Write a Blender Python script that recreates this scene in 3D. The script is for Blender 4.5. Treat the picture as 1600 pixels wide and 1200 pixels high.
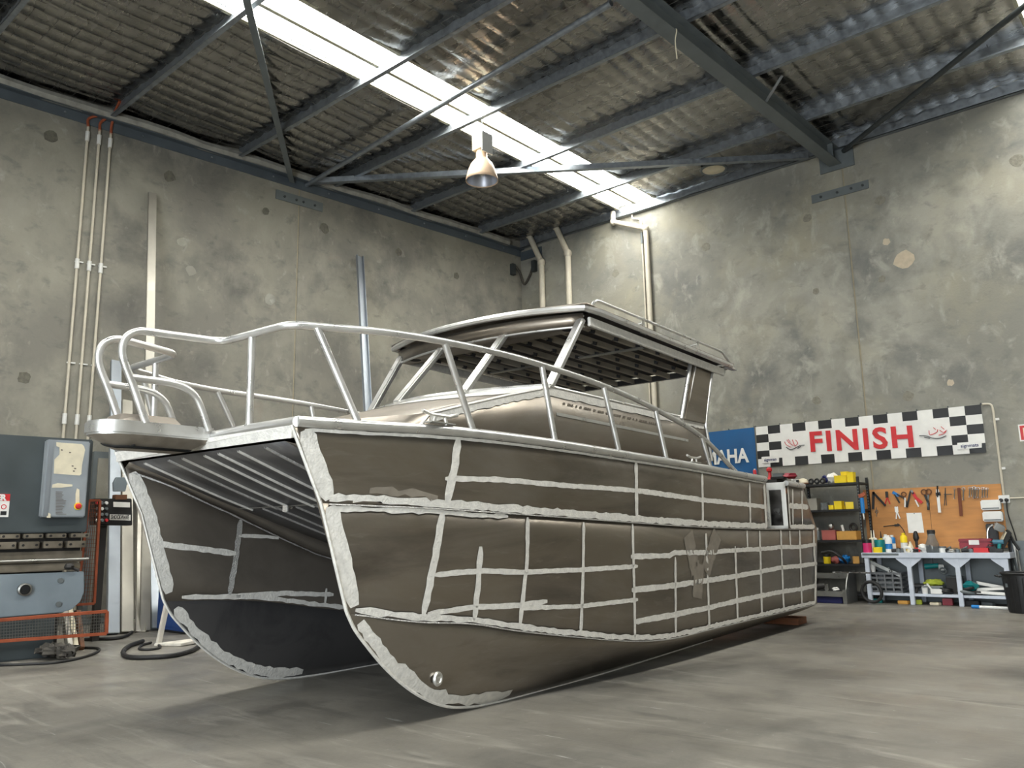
import bpy, bmesh, math, random
from mathutils import Vector, Matrix
from mathutils.bvhtree import BVHTree
import numpy as np

random.seed(7); rng = np.random.default_rng(7)
sc = bpy.context.scene
COL = sc.collection
for o in list(bpy.data.objects): bpy.data.objects.remove(o)

# ------------------------------------------------------------------ camera
FPX = 1272.7; PITCH = math.radians(10.376); ROLL = math.radians(-1.0844); YAW = math.radians(-40.867)
CAM = Vector((0, 0, 1.2))
_f = Vector((math.sin(YAW)*math.cos(PITCH), math.cos(YAW)*math.cos(PITCH), math.sin(PITCH)))
_r = Vector((math.cos(YAW), -math.sin(YAW), 0)); _u = _r.cross(_f)
R_ = math.cos(ROLL)*_r + math.sin(ROLL)*_u; U_ = -math.sin(ROLL)*_r + math.cos(ROLL)*_u; F_ = _f
cd = bpy.data.cameras.new('camera'); cam = bpy.data.objects.new('camera', cd); COL.objects.link(cam)
cd.sensor_width = 36; cd.lens = FPX/1600*36; cd.clip_start = .05; cd.clip_end = 200
cam.matrix_world = Matrix.Translation(CAM) @ Matrix((R_, U_, -F_)).transposed().to_4x4()
sc.camera = cam

# ------------------------------------------------------------------ world, lights, exposure
SKY_E = 15.0          # daylight through the fibreglass roof sheets
DOOR_W = 620.0        # daylight through the open roller door behind the photographer
sc.view_settings.view_transform = 'Standard'; sc.view_settings.look = 'None'
sc.view_settings.exposure = 0.95; sc.view_settings.gamma = 1.0
sc.view_settings.use_curve_mapping = False
sc.cycles.use_denoising = True; sc.cycles.max_bounces = 8; sc.cycles.diffuse_bounces = 5; sc.cycles.glossy_bounces = 5
sc.cycles.sample_clamp_indirect = 6; sc.cycles.caustics_reflective = False; sc.cycles.caustics_refractive = False
w = bpy.data.worlds.new('world'); sc.world = w; w.use_nodes = True
wn = w.node_tree.nodes; wl = w.node_tree.links
bg = wn['Background']; sky = wn.new('ShaderNodeTexSky'); sky.sky_type = 'HOSEK_WILKIE'
sky.sun_direction = (0.3, -0.5, 0.75); sky.turbidity = 4
wl.new(sky.outputs[0], bg.inputs[0]); bg.inputs[1].default_value = 1.0
def area(name, loc, target, sx, sy, power, col):
    l = bpy.data.lights.new(name, 'AREA'); l.shape = 'RECTANGLE'; l.size = sx; l.size_y = sy; l.energy = power; l.color = col
    ob = bpy.data.objects.new(name, l); COL.objects.link(ob); ob.location = loc
    d = Vector(target)-Vector(loc); ob.rotation_euler = d.to_track_quat('-Z', 'Y').to_euler(); return ob
area('door_daylight', (-1.0, -4.75, 2.55), (-1.0, 4, 2.55), 6.0, 4.9, DOOR_W, (.88, .95, 1.0))

# ------------------------------------------------------------------ helpers
def pray(px, py): return R_*((px-800)/FPX) - U_*((py-600)/FPX) + F_
def PX(px, py, ax, val):
    "point of the plane axis=val that the photograph shows at a pixel"
    d = pray(px, py); return CAM + d*((val-CAM[ax])/d[ax])
YR = 14.6                                      # back wall
LAN = math.radians(5.065)                      # the side wall is 5 degrees out of square
LC = Vector((-12.264, 14.6, 0)); TL = Vector((math.sin(LAN), math.cos(LAN), 0)); NL = Vector((math.cos(LAN), -math.sin(LAN), 0))
def LW(s, off, z): return LC + TL*s + NL*off + Vector((0, 0, z))
def LPX(px, py, off):
    d = pray(px, py); c = NL.dot(LC)+off; return CAM + d*((c-NL.dot(CAM))/NL.dot(d))
def RP(px, py, off=0.0): return PX(px, py, 1, YR-off)
def FP(px, py): return PX(px, py, 2, 0)
V3 = Vector
def lin(c):
    c = c/255.0; return c/12.92 if c <= .04045 else ((c+.055)/1.055)**2.4
def rgb(*c): return (lin(c[0]), lin(c[1]), lin(c[2]), 1)

class MB:
    def __init__(s): s.v = []; s.f = []; s.m = []; s.mi = 0
    def add(s, vs, fs):
        b = len(s.v); s.v += [Vector(p) for p in vs]; s.f += [tuple(b+i for i in f) for f in fs]; s.m += [s.mi]*len(fs); return s
    def box(s, c, d, R=None):
        c = Vector(c); hx, hy, hz = d[0]/2, d[1]/2, d[2]/2
        p = [Vector((x, y, z)) for z in (-hz, hz) for y in (-hy, hy) for x in (-hx, hx)]
        if R is not None: p = [R @ q for q in p]
        return s.add([c+q for q in p], [(0,2,3,1),(4,5,7,6),(0,1,5,4),(2,6,7,3),(0,4,6,2),(1,3,7,5)])
    def span(s, a, b):
        a = Vector(a); b = Vector(b); return s.box((a+b)/2, [abs(b[i]-a[i]) for i in range(3)])
    def beam(s, p0, p1, wd, ht, up=(0, 0, 1)):
        p0 = Vector(p0); p1 = Vector(p1); d = p1-p0; L = d.length; x = d.normalized(); y = Vector(up).cross(x)
        if y.length < 1e-4: y = Vector((0, 1, 0)).cross(x)
        y.normalize(); z = x.cross(y)
        return s.box((p0+p1)/2, (L, wd, ht), Matrix((x, y, z)).transposed())
    def tube(s, pts, r, n=8, cap=True, r1=None):
        P = [Vector(p) for p in pts]; P = [p for i, p in enumerate(P) if i == 0 or (p-P[i-1]).length > 1e-4]; rings = []; t0 = (P[1]-P[0]).normalized()
        a = t0.orthogonal().normalized()
        for i, p in enumerate(P):
            t = (P[min(i+1, len(P)-1)]-P[max(i-1, 0)])
            t = t.normalized() if t.length > 1e-9 else t0
            a = (a - t*a.dot(t)); a = a.normalized() if a.length > 1e-6 else t.orthogonal().normalized()
            b = t.cross(a); rr = r if r1 is None else r+(r1-r)*i/(len(P)-1)
            rings.append([p+(a*math.cos(2*math.pi*k/n)+b*math.sin(2*math.pi*k/n))*rr for k in range(n)])
        vs = [q for ring in rings for q in ring]; fs = []
        for i in range(len(P)-1):
            for k in range(n):
                k2 = (k+1) % n; fs.append((i*n+k, i*n+k2, (i+1)*n+k2, (i+1)*n+k))
        if cap: fs.append(tuple(range(n-1, -1, -1))); fs.append(tuple(range((len(P)-1)*n, len(P)*n)))
        return s.add(vs, fs)
    def ring(s, c, R, r, ax=(0, 0, 1), n=24, m=8):
        ax = Vector(ax).normalized(); a = ax.orthogonal().normalized(); b = ax.cross(a); c = Vector(c); vs = []; fs = []
        for i in range(n):
            t = 2*math.pi*i/n; d = a*math.cos(t)+b*math.sin(t)
            for k in range(m):
                q = 2*math.pi*k/m; vs.append(c+d*(R+r*math.cos(q))+ax*r*math.sin(q))
        for i in range(n):
            for k in range(m):
                fs.append((i*m+k, ((i+1) % n)*m+k, ((i+1) % n)*m+(k+1) % m, i*m+(k+1) % m))
        return s.add(vs, fs)
    def lathe(s, prof, c=(0, 0, 0), ax=(0, 0, 1), n=16, cap=True):
        ax = Vector(ax).normalized(); a = ax.orthogonal().normalized(); b = ax.cross(a); c = Vector(c); vs = []; fs = []
        for r, z in prof:
            vs += [c+ax*z+(a*math.cos(2*math.pi*k/n)+b*math.sin(2*math.pi*k/n))*max(r, 1e-4) for k in range(n)]
        for i in range(len(prof)-1):
            for k in range(n):
                k2 = (k+1) % n; fs.append((i*n+k, i*n+k2, (i+1)*n+k2, (i+1)*n+k))
        if cap: fs.append(tuple(range(n-1, -1, -1))); fs.append(tuple(range((len(prof)-1)*n, len(prof)*n)))
        return s.add(vs, fs)
    def cyl(s, p0, p1, r, n=12): return s.tube([p0, p1], r, n)
    def prism(s, poly, vec):
        P = [Vector(p) for p in poly]; v = Vector(vec); n = len(P)
        fs = [tuple(range(n-1, -1, -1)), tuple(range(n, 2*n))]+[(i, (i+1) % n, n+(i+1) % n, n+i) for i in range(n)]
        return s.add(P+[p+v for p in P], fs)
    def grid(s, rows, flip=False):
        m = len(rows[0]); vs = [p for r in rows for p in r]; fs = []
        for i in range(len(rows)-1):
            for k in range(m-1):
                q = (i*m+k, i*m+k+1, (i+1)*m+k+1, (i+1)*m+k); fs.append(q[::-1] if flip else q)
        return s.add(vs, fs)
    def blob(s, c, rad, seed=0, amp=.2, n=10, m=7):
        r_ = random.Random(seed); c = Vector(c); vs = []; fs = []
        for i in range(m+1):
            th = math.pi*i/m
            for k in range(n):
                ph = 2*math.pi*k/n; q = 1+amp*(r_.random()*2-1)*(0 < i < m)
                vs.append(c+Vector((rad[0]*math.sin(th)*math.cos(ph)*q, rad[1]*math.sin(th)*math.sin(ph)*q, rad[2]*math.cos(th)*q)))
        for i in range(m):
            for k in range(n): fs.append((i*n+k, (i+1)*n+k, (i+1)*n+(k+1) % n, i*n+(k+1) % n))
        return s.add(vs, fs)
    def center(s):
        xs = [p.x for p in s.v]; ys = [p.y for p in s.v]; zs = [p.z for p in s.v]
        return Vector(((min(xs)+max(xs))/2, (min(ys)+max(ys))/2, min(zs)))
    def build(s, name, mats, parent=None, world=True, bevel=0, smooth=40, solid=0, loc=None, fixn=True):
        off = Vector((0, 0, 0))
        if parent is not None and world:
            q = parent
            while q is not None: off += q.location; q = q.parent
        if loc is not None: off += Vector(loc)
        me = bpy.data.meshes.new(name); me.from_pydata([tuple(p-off) for p in s.v], [], s.f)
        mats = mats if isinstance(mats, (list, tuple)) else [mats]
        for m_ in mats: me.materials.append(m_)
        if len(mats) > 1: me.polygons.foreach_set('material_index', s.m)
        if bevel or fixn:
            bm = bmesh.new(); bm.from_mesh(me)
            if fixn: bmesh.ops.recalc_face_normals(bm, faces=bm.faces)
            if bevel:
                es = [e for e in bm.edges if len(e.link_faces) == 2 and e.calc_face_angle(0) > .6]
                bmesh.ops.bevel(bm, geom=es, offset=bevel, segments=2, affect='EDGES', clamp_overlap=True)
            bm.to_mesh(me); bm.free()
        if smooth:
            me.polygons.foreach_set('use_smooth', [True]*len(me.polygons)); me.set_sharp_from_angle(angle=math.radians(smooth))
        me.update()
        ob = bpy.data.objects.new(name, me); COL.objects.link(ob)
        if parent is not None: ob.parent = parent
        if loc is not None: ob.location = loc
        if solid:
            md = ob.modifiers.new('thickness', 'SOLIDIFY'); md.thickness = abs(solid); md.offset = -1 if solid > 0 else 1
        return ob

def tag(o, label=None, cat=None, group=None, kind=None):
    if label: o['label'] = label
    if cat: o['category'] = cat
    if group: o['group'] = group
    if kind: o['kind'] = kind
    return o
def thing(name, label, cat, loc, group=None, rz=0):
    o = bpy.data.objects.new(name, None); COL.objects.link(o); o.location = loc; o.rotation_euler = (0, 0, rz); o.empty_display_size = .1
    return tag(o, label, cat, group)
def solo(mb, name, mat, label, cat, group=None, **k):
    return tag(mb.build(name, mat, loc=mb.center(), **k), label, cat, group)
def struct(name):
    o = bpy.data.objects.new(name, None); COL.objects.link(o); o['kind'] = 'structure'; return o
def fillet(pts, r, k=5):
    P = [Vector(p) for p in pts]; out = [P[0]]
    for i in range(1, len(P)-1):
        a = (P[i-1]-P[i]); b = (P[i+1]-P[i]); la = min(r, a.length*.45); lb = min(r, b.length*.45)
        A = P[i]+a.normalized()*la; B = P[i]+b.normalized()*lb
        for j in range(k+1):
            t = j/k; out.append(A*(1-t)**2+P[i]*2*t*(1-t)+B*t*t)
    out.append(P[-1]); return out
def smoothc(pts, n=6):
    "Catmull-Rom through points"
    P = [Vector(p) for p in pts]; P = [P[0]*2-P[1]]+P+[P[-1]*2-P[-2]]; out = []
    for i in range(1, len(P)-2):
        for j in range(n):
            t = j/n; a, b, c, d = P[i-1], P[i], P[i+1], P[i+2]
            out.append(.5*((2*b)+(c-a)*t+(2*a-5*b+4*c-d)*t*t+(3*b-a-3*c+d)*t**3))
    out.append(P[-2]); return out
def text_mesh(txt, size, depth=.002, bold=0.0, width=None):
    cu = bpy.data.curves.new('lettering', 'FONT'); cu.body = txt; cu.size = size; cu.extrude = depth; cu.offset = bold; cu.space_character = 1.16 if txt == 'FINISH' else 1.0
    cu.align_x = 'CENTER'; cu.align_y = 'CENTER'; cu.resolution_u = 3
    ob = bpy.data.objects.new('lettering', cu); COL.objects.link(ob); dg = bpy.context.evaluated_depsgraph_get(); dg.update()
    me = bpy.data.meshes.new_from_object(ob.evaluated_get(dg)); bpy.data.objects.remove(ob); bpy.data.curves.remove(cu)
    if width:
        xs = [v.co.x for v in me.vertices]; k = width/(max(xs)-min(xs))
        for v in me.vertices: v.co.x *= k
    return me
def letter(name, txt, size, mat, org, ex, ey, parent=None, bold=0.0, width=None, depth=.002):
    "flat lettering with baseline axis ex, up axis ey"
    me = text_mesh(txt, size, depth, bold, width); ex = Vector(ex).normalized(); ey = Vector(ey).normalized(); ez = ex.cross(ey)
    off = Vector((0, 0, 0)); q = parent
    while q is not None: off += q.location; q = q.parent
    M = Matrix((ex, ey, ez)).transposed()
    for v in me.vertices: v.co = M @ v.co + Vector(org) - off
    me.materials.clear(); me.materials.append(mat); ob = bpy.data.objects.new(name, me); COL.objects.link(ob); ob.parent = parent; return ob

# ------------------------------------------------------------------ materials
def mat(name, col, rough=.5, metal=0.0, var=.12, scale=6.0, bump=0.0, bscale=None, rvar=.1, stretch=(1, 1, 1), emit=None, spec=.5, alpha=None, trans=0, col2=None, detail=5, contrast=(.3, .7)):
    m = bpy.data.materials.new(name); m.use_nodes = True; nt = m.node_tree; N = nt.nodes; L = nt.links; b = N['Principled BSDF']
    col = rgb(*col); c2 = rgb(*col2) if col2 else tuple(x*(1-var) for x in col[:3])+(1,)
    if not col2: col = tuple(min(1, x*(1+var)) for x in col[:3])+(1,)
    g = N.new('ShaderNodeNewGeometry') if False else N.new('ShaderNodeTexCoord'); mp = N.new('ShaderNodeMapping'); mp.inputs['Scale'].default_value = stretch
    L.new(g.outputs['Object'], mp.inputs[0])
    n = N.new('ShaderNodeTexNoise'); n.inputs['Scale'].default_value = scale; n.inputs['Detail'].default_value = detail; L.new(mp.outputs[0], n.inputs['Vector'])
    mr = N.new('ShaderNodeMapRange'); mr.inputs[1].default_value = contrast[0]; mr.inputs[2].default_value = contrast[1]; L.new(n.outputs[0], mr.inputs[0])
    mx = N.new('ShaderNodeMix'); mx.data_type = 'RGBA'; mx.inputs[6].default_value = c2; mx.inputs[7].default_value = col
    L.new(mr.outputs[0], mx.inputs[0]); L.new(mx.outputs[2], b.inputs['Base Color'])
    r2 = N.new('ShaderNodeMapRange'); r2.inputs[1].default_value = .3; r2.inputs[2].default_value = .7
    r2.inputs[3].default_value = max(.03, rough-rvar); r2.inputs[4].default_value = min(1, rough+rvar); L.new(n.outputs[0], r2.inputs[0]); L.new(r2.outputs[0], b.inputs['Roughness'])
    b.inputs['Metallic'].default_value = metal; b.inputs['Specular IOR Level'].default_value = spec
    if bump:
        n2 = N.new('ShaderNodeTexNoise'); n2.inputs['Scale'].default_value = bscale or scale*4; n2.inputs['Detail'].default_value = 4; L.new(mp.outputs[0], n2.inputs['Vector'])
        bp = N.new('ShaderNodeBump'); bp.inputs['Strength'].default_value = bump; bp.inputs['Distance'].default_value = .02; L.new(n2.outputs[0], bp.inputs['Height']); L.new(bp.outputs[0], b.inputs['Normal'])
    if emit: b.inputs['Emission Color'].default_value = rgb(*emit[0]); b.inputs['Emission Strength'].default_value = emit[1]
    if trans: b.inputs['Transmission Weight'].default_value = trans; b.inputs['IOR'].default_value = 1.3
    return m
def layered(name, base, layers, rough=.8, bump=.15, bscale=25, metal=0, rlayer=None):
    "base colour with noise-masked layers: (colour, scale, stretch, lo, hi, strength, distortion)"
    m = bpy.data.materials.new(name); m.use_nodes = True; nt = m.node_tree; N = nt.nodes; L = nt.links; b = N['Principled BSDF']
    g = N.new('ShaderNodeNewGeometry'); cur = None
    rgbn = N.new('ShaderNodeRGB'); rgbn.outputs[0].default_value = rgb(*base); cur = rgbn.outputs[0]; k = 0
    for col, scale, st, lo, hi, strength, dist in layers:
        mp = N.new('ShaderNodeMapping'); mp.inputs['Scale'].default_value = st; mp.inputs['Location'].default_value = (k*3.7, k*1.9, k*5.1); k += 1
        L.new(g.outputs['Position'], mp.inputs[0])
        n = N.new('ShaderNodeTexNoise'); n.inputs['Scale'].default_value = scale; n.inputs['Detail'].default_value = 8; n.inputs['Roughness'].default_value = .62
        n.inputs['Distortion'].default_value = dist; L.new(mp.outputs[0], n.inputs['Vector'])
        mr = N.new('ShaderNodeMapRange'); mr.inputs[1].default_value = lo; mr.inputs[2].default_value = hi; mr.inputs[4].default_value = strength; L.new(n.outputs[0], mr.inputs[0])
        mx = N.new('ShaderNodeMix'); mx.data_type = 'RGBA'; L.new(mr.outputs[0], mx.inputs[0]); L.new(cur, mx.inputs[6]); mx.inputs[7].default_value = rgb(*col); cur = mx.outputs[2]
    L.new(cur, b.inputs['Base Color']); b.inputs['Roughness'].default_value = rough; b.inputs['Metallic'].default_value = metal
    n2 = N.new('ShaderNodeTexNoise'); n2.inputs['Scale'].default_value = bscale; n2.inputs['Detail'].default_value = 6; L.new(g.outputs['Position'], n2.inputs['Vector'])
    if rlayer:
        r2 = N.new('ShaderNodeMapRange'); r2.inputs[1].default_value = .35; r2.inputs[2].default_value = .65; r2.inputs[3].default_value = rlayer[0]; r2.inputs[4].default_value = rlayer[1]
        n3 = N.new('ShaderNodeTexNoise'); n3.inputs['Scale'].default_value = 1.3; n3.inputs['Detail'].default_value = 6; L.new(g.outputs['Position'], n3.inputs['Vector']); L.new(n3.outputs[0], r2.inputs[0]); L.new(r2.outputs[0], b.inputs['Roughness'])
    if bump:
        bp = N.new('ShaderNodeBump'); bp.inputs['Strength'].default_value = bump; bp.inputs['Distance'].default_value = .02; L.new(n2.outputs[0], bp.inputs['Height']); L.new(bp.outputs[0], b.inputs['Normal'])
    return m

M = {}
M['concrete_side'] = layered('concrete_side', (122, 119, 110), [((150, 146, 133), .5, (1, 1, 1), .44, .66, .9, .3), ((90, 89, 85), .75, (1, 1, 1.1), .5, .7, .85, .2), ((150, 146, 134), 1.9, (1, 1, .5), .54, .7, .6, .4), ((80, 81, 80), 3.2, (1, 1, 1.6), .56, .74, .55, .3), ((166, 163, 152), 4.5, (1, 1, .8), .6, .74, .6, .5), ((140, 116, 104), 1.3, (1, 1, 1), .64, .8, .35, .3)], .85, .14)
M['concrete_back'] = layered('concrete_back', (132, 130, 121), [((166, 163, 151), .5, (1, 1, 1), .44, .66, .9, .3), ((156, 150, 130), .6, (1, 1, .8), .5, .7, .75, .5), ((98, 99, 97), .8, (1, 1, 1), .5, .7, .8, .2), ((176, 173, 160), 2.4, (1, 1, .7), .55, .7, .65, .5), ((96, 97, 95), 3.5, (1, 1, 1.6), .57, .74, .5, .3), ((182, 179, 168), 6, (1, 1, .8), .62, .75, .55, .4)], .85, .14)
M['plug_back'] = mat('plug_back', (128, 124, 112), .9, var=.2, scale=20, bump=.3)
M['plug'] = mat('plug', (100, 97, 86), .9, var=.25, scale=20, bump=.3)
M['sealant'] = mat('sealant', (150, 140, 118), .8, var=.15, scale=8)
M['patch'] = mat('patch', (186, 172, 150), .9, var=.1, scale=10, bump=.2)
M['floor'] = layered('floor', (110, 106, 98), [((136, 131, 121), .45, (1, 1, 1), .42, .64, .9, .5), ((78, 76, 71), .8, (1.1, .6, 1), .48, .68, .85, .5), ((72, 70, 66), 3, (.35, 2.2, 1), .54, .74, .6, .7), ((156, 151, 141), 2.2, (.4, 2.6, 1), .56, .7, .6, 1.0), ((84, 82, 78), 9, (.5, 1.6, 1), .6, .74, .5, .4), ((196, 194, 188), 22, (1, 1.3, 1), .68, .74, .8, .3), ((214, 212, 206), 4.2, (.22, 3.4, 1), .67, .72, .5, 1.0), ((206, 203, 197), 2.6, (3, .4, 1), .70, .74, .4, 1.0)], .5, .08, 30, rlayer=(.32, .6))
M['foil'] = mat('foil', (156, 154, 150), .26, 1.0, var=.14, scale=3, bump=.22, bscale=9, rvar=.1, stretch=(1, 2.2, 1))
M['wire'] = mat('wire', (120, 118, 112), .5, .6, var=.1)
M['galv'] = mat('galv', (148, 154, 160), .42, .75, var=.18, scale=14, rvar=.1)
M['steel_grey'] = mat('steel_grey', (106, 112, 113), .5, .15, var=.12, scale=5)
M['steel_dark'] = mat('steel_dark', (64, 68, 68), .5, .2, var=.12, scale=5)
M['eave'] = mat('eave', (84, 92, 98), .5, .15, var=.12, scale=4)
M['insul'] = mat('insul', (150, 148, 140), .7, .2, var=.25, scale=7, bump=.4)
M['skylight'] = mat('skylight', (240, 240, 230), .6, 0, var=.02, emit=((252, 252, 248), SKY_E))
M['skyrib'] = mat('skyrib', (176, 172, 150), .6, .1, var=.15, scale=4)
# boat aluminium: mill plate, buffed weld zones, tube
M['alu_shaded'] = layered('alu_shaded', (118, 117, 118), [((84, 84, 88), 3, (1, .6, .5), .45, .65, .8, .6), ((130, 130, 130), 6, (1, 1, .3), .62, .75, .5, .8)], .42, .08, 10, .85)  # same mill plate for the tunnel, its dark reflections put into the colour
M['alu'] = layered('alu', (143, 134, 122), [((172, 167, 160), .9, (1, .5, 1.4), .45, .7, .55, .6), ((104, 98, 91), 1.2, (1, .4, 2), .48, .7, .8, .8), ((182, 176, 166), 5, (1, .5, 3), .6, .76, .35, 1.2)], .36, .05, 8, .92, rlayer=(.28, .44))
M['alu_in'] = layered('alu_in', (148, 140, 130), [((112, 106, 98), 1.2, (1, 1, 1), .45, .7, .6, .5)], .46, .05, 8, .8)
M['haze'] = mat('haze', (160, 152, 141), .5, .75, var=.12, scale=14, rvar=.08)
M['ribm'] = mat('ribm', (176, 168, 152), .5, .3, var=.12, scale=8)
M['buffed'] = mat('buffed', (222, 219, 212), .55, .35, var=.1, scale=26, rvar=.1, bump=.25, bscale=60)
M['tube'] = mat('tube', (214, 213, 210), .33, .85, var=.06, scale=9, rvar=.08)
M['cast'] = mat('cast', (206, 204, 198), .4, .75, var=.08, scale=20)
M['hole'] = mat('hole', (14, 14, 14), .9, var=.1)
M['timber'] = mat('timber', (116, 72, 44), .8, var=.25, scale=4, stretch=(1, 8, 8), bump=.2)
M['print'] = mat('print', (104, 96, 86), .6, var=.1)
M['weld'] = mat('weld', (186, 184, 180), .4, .8, var=.2, scale=80, bump=.6, bscale=150)
# generic colours
def C(n, c, r=.5, m=0, v=.1, s=8, **k):
    if n not in M: M[n] = mat(n, c, r, m, v, s, **k)
    return M[n]
C('black', (24, 24, 25), .5); C('rubber', (28, 27, 26), .6, bump=.1); C('white', (226, 225, 220), .5, v=.04); C('cream', (220, 210, 184), .6); C('pipe_cream', (200, 192, 174), .55, v=.06)
C('red', (196, 40, 44), .5); C('yellow', (236, 206, 28), .5, v=.06); C('orange', (152, 76, 46), .55, v=.2, s=14); C('blue_flag', (24, 84, 134), .7, v=.12, s=3)
C('slate', (66, 73, 75), .5, .05, .16, 2.5); C('greyblue', (130, 141, 148), .5, .05, .12, 3); C('cab_grey', (150, 156, 160), .45, .1, .08, 5)
C('oily', (124, 116, 102), .45, .4, .25, 7); C('dark', (44, 42, 40), .6, .2, .2, 8); C('ply', (188, 132, 76), .7, v=.16, s=2.2, stretch=(1, 1, 6)); C('bench', (196, 202, 212), .5, .05, .1, 6)
C('pink', (206, 46, 108), .4); C('teal', (18, 128, 128), .45); C('blue', (30, 120, 190), .45); C('navy', (28, 34, 92), .5); C('glass', (216, 222, 222), .12, trans=.85); C('brown', (104, 66, 40), .7, v=.2); C('paper', (232, 230, 224), .8, v=.05)
C('lime', (168, 178, 58), .8, v=.2, s=20); C('rust', (116, 66, 44), .7, .3, .2); C('chrome', (200, 200, 200), .22, 1); C('stainless', (150, 150, 146), .35, .9, .12, 4); C('ragm', (70, 66, 60), .9, v=.3, s=12); C('bluecab', (26, 66, 128), .5); C('lightalu', (148, 154, 160), .45, .6, .08, 3); C('lightalu2', (160, 156, 146), .45, .65, .1, 3); C('whitewood', (206, 200, 188), .7, v=.2, s=9, stretch=(1, 1, .2)); C('crate', (96, 98, 100), .6); C('maroon', (142, 44, 56), .5); C('tan', (196, 146, 70), .6); C('rose', (170, 92, 84), .6); C('lamp_shade', (226, 196, 166), .5, .1, .1, 10); C('lamp_in', (190, 192, 200), .35, .6, .08)

# ------------------------------------------------------------------ setting: floor, walls, roof
solo_floor = MB().span((-14.2, -5, -.12), (4.8, 14.8, 0)).build('floor', M['floor']); tag(solo_floor, kind='structure')
WT = 8.32
wl_ = struct('wall_left'); wb_ = struct('wall_back'); wr_ = struct('wall_right'); wf_ = struct('wall_front')
def lwall_box(s0, s1, z0, z1, o0, o1):
    m = MB(); P = [LW(s, o, z) for z in (z0, z1) for o in (o0, o1) for s in (s0, s1)]
    return m.add(P, [(0,2,3,1),(4,5,7,6),(0,1,5,4),(2,6,7,3),(0,4,6,2),(1,3,7,5)])
JS = -6.03
for a, b in ((-20.2, -13.75), (-13.73, JS-.012), (JS+.012, .2)):
    lwall_box(a, b, 0, WT, -.2, 0).build('panel', M['concrete_side'], wl_, bevel=.008)
for j in (-13.74, JS): lwall_box(j-.013, j+.013, 0, WT, -.1, -.012).build('joint_sealant', M['sealant'], wl_)
for a, b in ((-12.6, -4.54), (-4.515, 3.2), (3.22, 4.8)):
    MB().span((a, YR, 0), (b, YR+.2, WT)).build('panel', M['concrete_back'], wb_, bevel=.008)
for j in (-4.527, 3.21): MB().span((j-.013, YR+.012, 0), (j+.013, YR+.1, WT)).build('joint_sealant', M['sealant'], wb_)
MB().span((4.6, -5, 0), (4.8, YR, WT)).build('panel', M['concrete_back'], wr_)
for a, b, z0, z1 in ((-14.2, -4.1, 0, WT), (2.1, 4.6, 0, WT), (-4.1, 2.1, 5.1, WT)):
    MB().span((a, -5.2, z0), (b, -5, z1)).build('panel', M['concrete_back'], wf_)
# filled tie holes and repairs in the precast panels
def wall_plug(parent, P, nrm, r, m, seed):
    nrm = Vector(nrm); a = nrm.orthogonal().normalized(); b = nrm.cross(a); q = random.Random(seed); n = 12
    ring = [P+(a*math.cos(2*math.pi*k/n)+b*math.sin(2*math.pi*k/n))*r*(.85+.3*q.random()) for k in range(n)]
    MB().prism([p-nrm*.02 for p in ring], nrm*.024).build('plug', m, parent)
for i, (px, py, r, k) in enumerate(((79,213,.1,0),(265,276,.1,0),(284,378,.08,1),(298,423,.09,1),(422,467,.11,1),(507,357,.1,0),(415,330,.07,0),(623,394,.09,0),(713,431,.08,0),(38,590,.09,0))):
    wall_plug(wl_, LPX(px, py, 0), NL, r, M['plug'] if not k else M['concrete_back'], i)
for i, (px, py, r, k) in enumerate(((962,427,.1,0),(1103,386,.1,0),(1261,341,.09,0),(1375,313,.1,0),(1590,250,.12,0),(1275,455,.07,0),(1378,436,.07,0),(1413,405,.19,1),(1385,378,.07,1),(1276,626,.09,0),(1419,619,.1,0),(1173,642,.06,0),(1485,598,.06,1))):
    wall_plug(wb_, RP(px, py), (0, -1, 0), r*.9, M['plug_back'] if not k else M['patch'], 40+i)
# bolted steel plates over the panel joints
mb = lwall_box(-6.53, -5.52, 7.515, 7.70, 0, .02); fp_ = mb.build('fixing_plate', M['steel_grey'], wl_, bevel=.004)
for ds in (-6.35, -6.1, -5.95, -5.7): MB().cyl(LW(ds, .02, 7.6), LW(ds, .035, 7.6), .025, 6).build('bolt', M['steel_dark'], fp_)
fp_ = MB().span((-5.126, YR-.02, 7.15), (-4.096, YR, 7.31)).build('fixing_plate', M['steel_grey'], wb_, bevel=.004)
for dx in (-4.95, -4.65, -4.4, -4.2): MB().cyl((dx, YR-.02, 7.23), (dx, YR-.035, 7.23), .025, 6).build('bolt', M['steel_dark'], fp_)
# eaves angle along the side wall, channel along the back wall
t1 = lwall_box(-20, 0, 7.84, 8.02, 0, .015); t1.add(lwall_box(-20, 0, 8.0, 8.02, 0, .12).v, [(0,2,3,1),(4,5,7,6),(0,1,5,4),(2,6,7,3),(0,4,6,2),(1,3,7,5)])
tr = t1.build('trim_1', M['eave']); tag(tr, kind='structure')
for k in range(16): MB().cyl(LW(-.6-1.2*k, .015, 7.93), LW(-.6-1.2*k, .03, 7.93), .02, 6).build('bolt', M['galv'], tr)
P = [LW(s*.5, .09+.02*math.sin(s*2.1), 8.09+.015*math.sin(s*1.3)) for s in range(-40, 0)]
tag(MB().tube(P, .085, 7).build('trim_3', M['insul']), kind='structure')
t2 = MB(); t2.span((-12.3, YR-.015, 8.03), (4.6, YR, 8.26)); t2.span((-12.3, YR-.09, 8.03), (4.6, YR, 8.045)); t2.span((-12.3, YR-.09, 8.03), (4.6, YR-.08, 8.06))
tag(t2.build('trim_2', M['galv']), kind='structure')
tag(MB().span((-12.25, YR-.03, 7.74), (-11.6, YR, 7.95)).build('trim_4', M['eave']), kind='structure')

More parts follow.
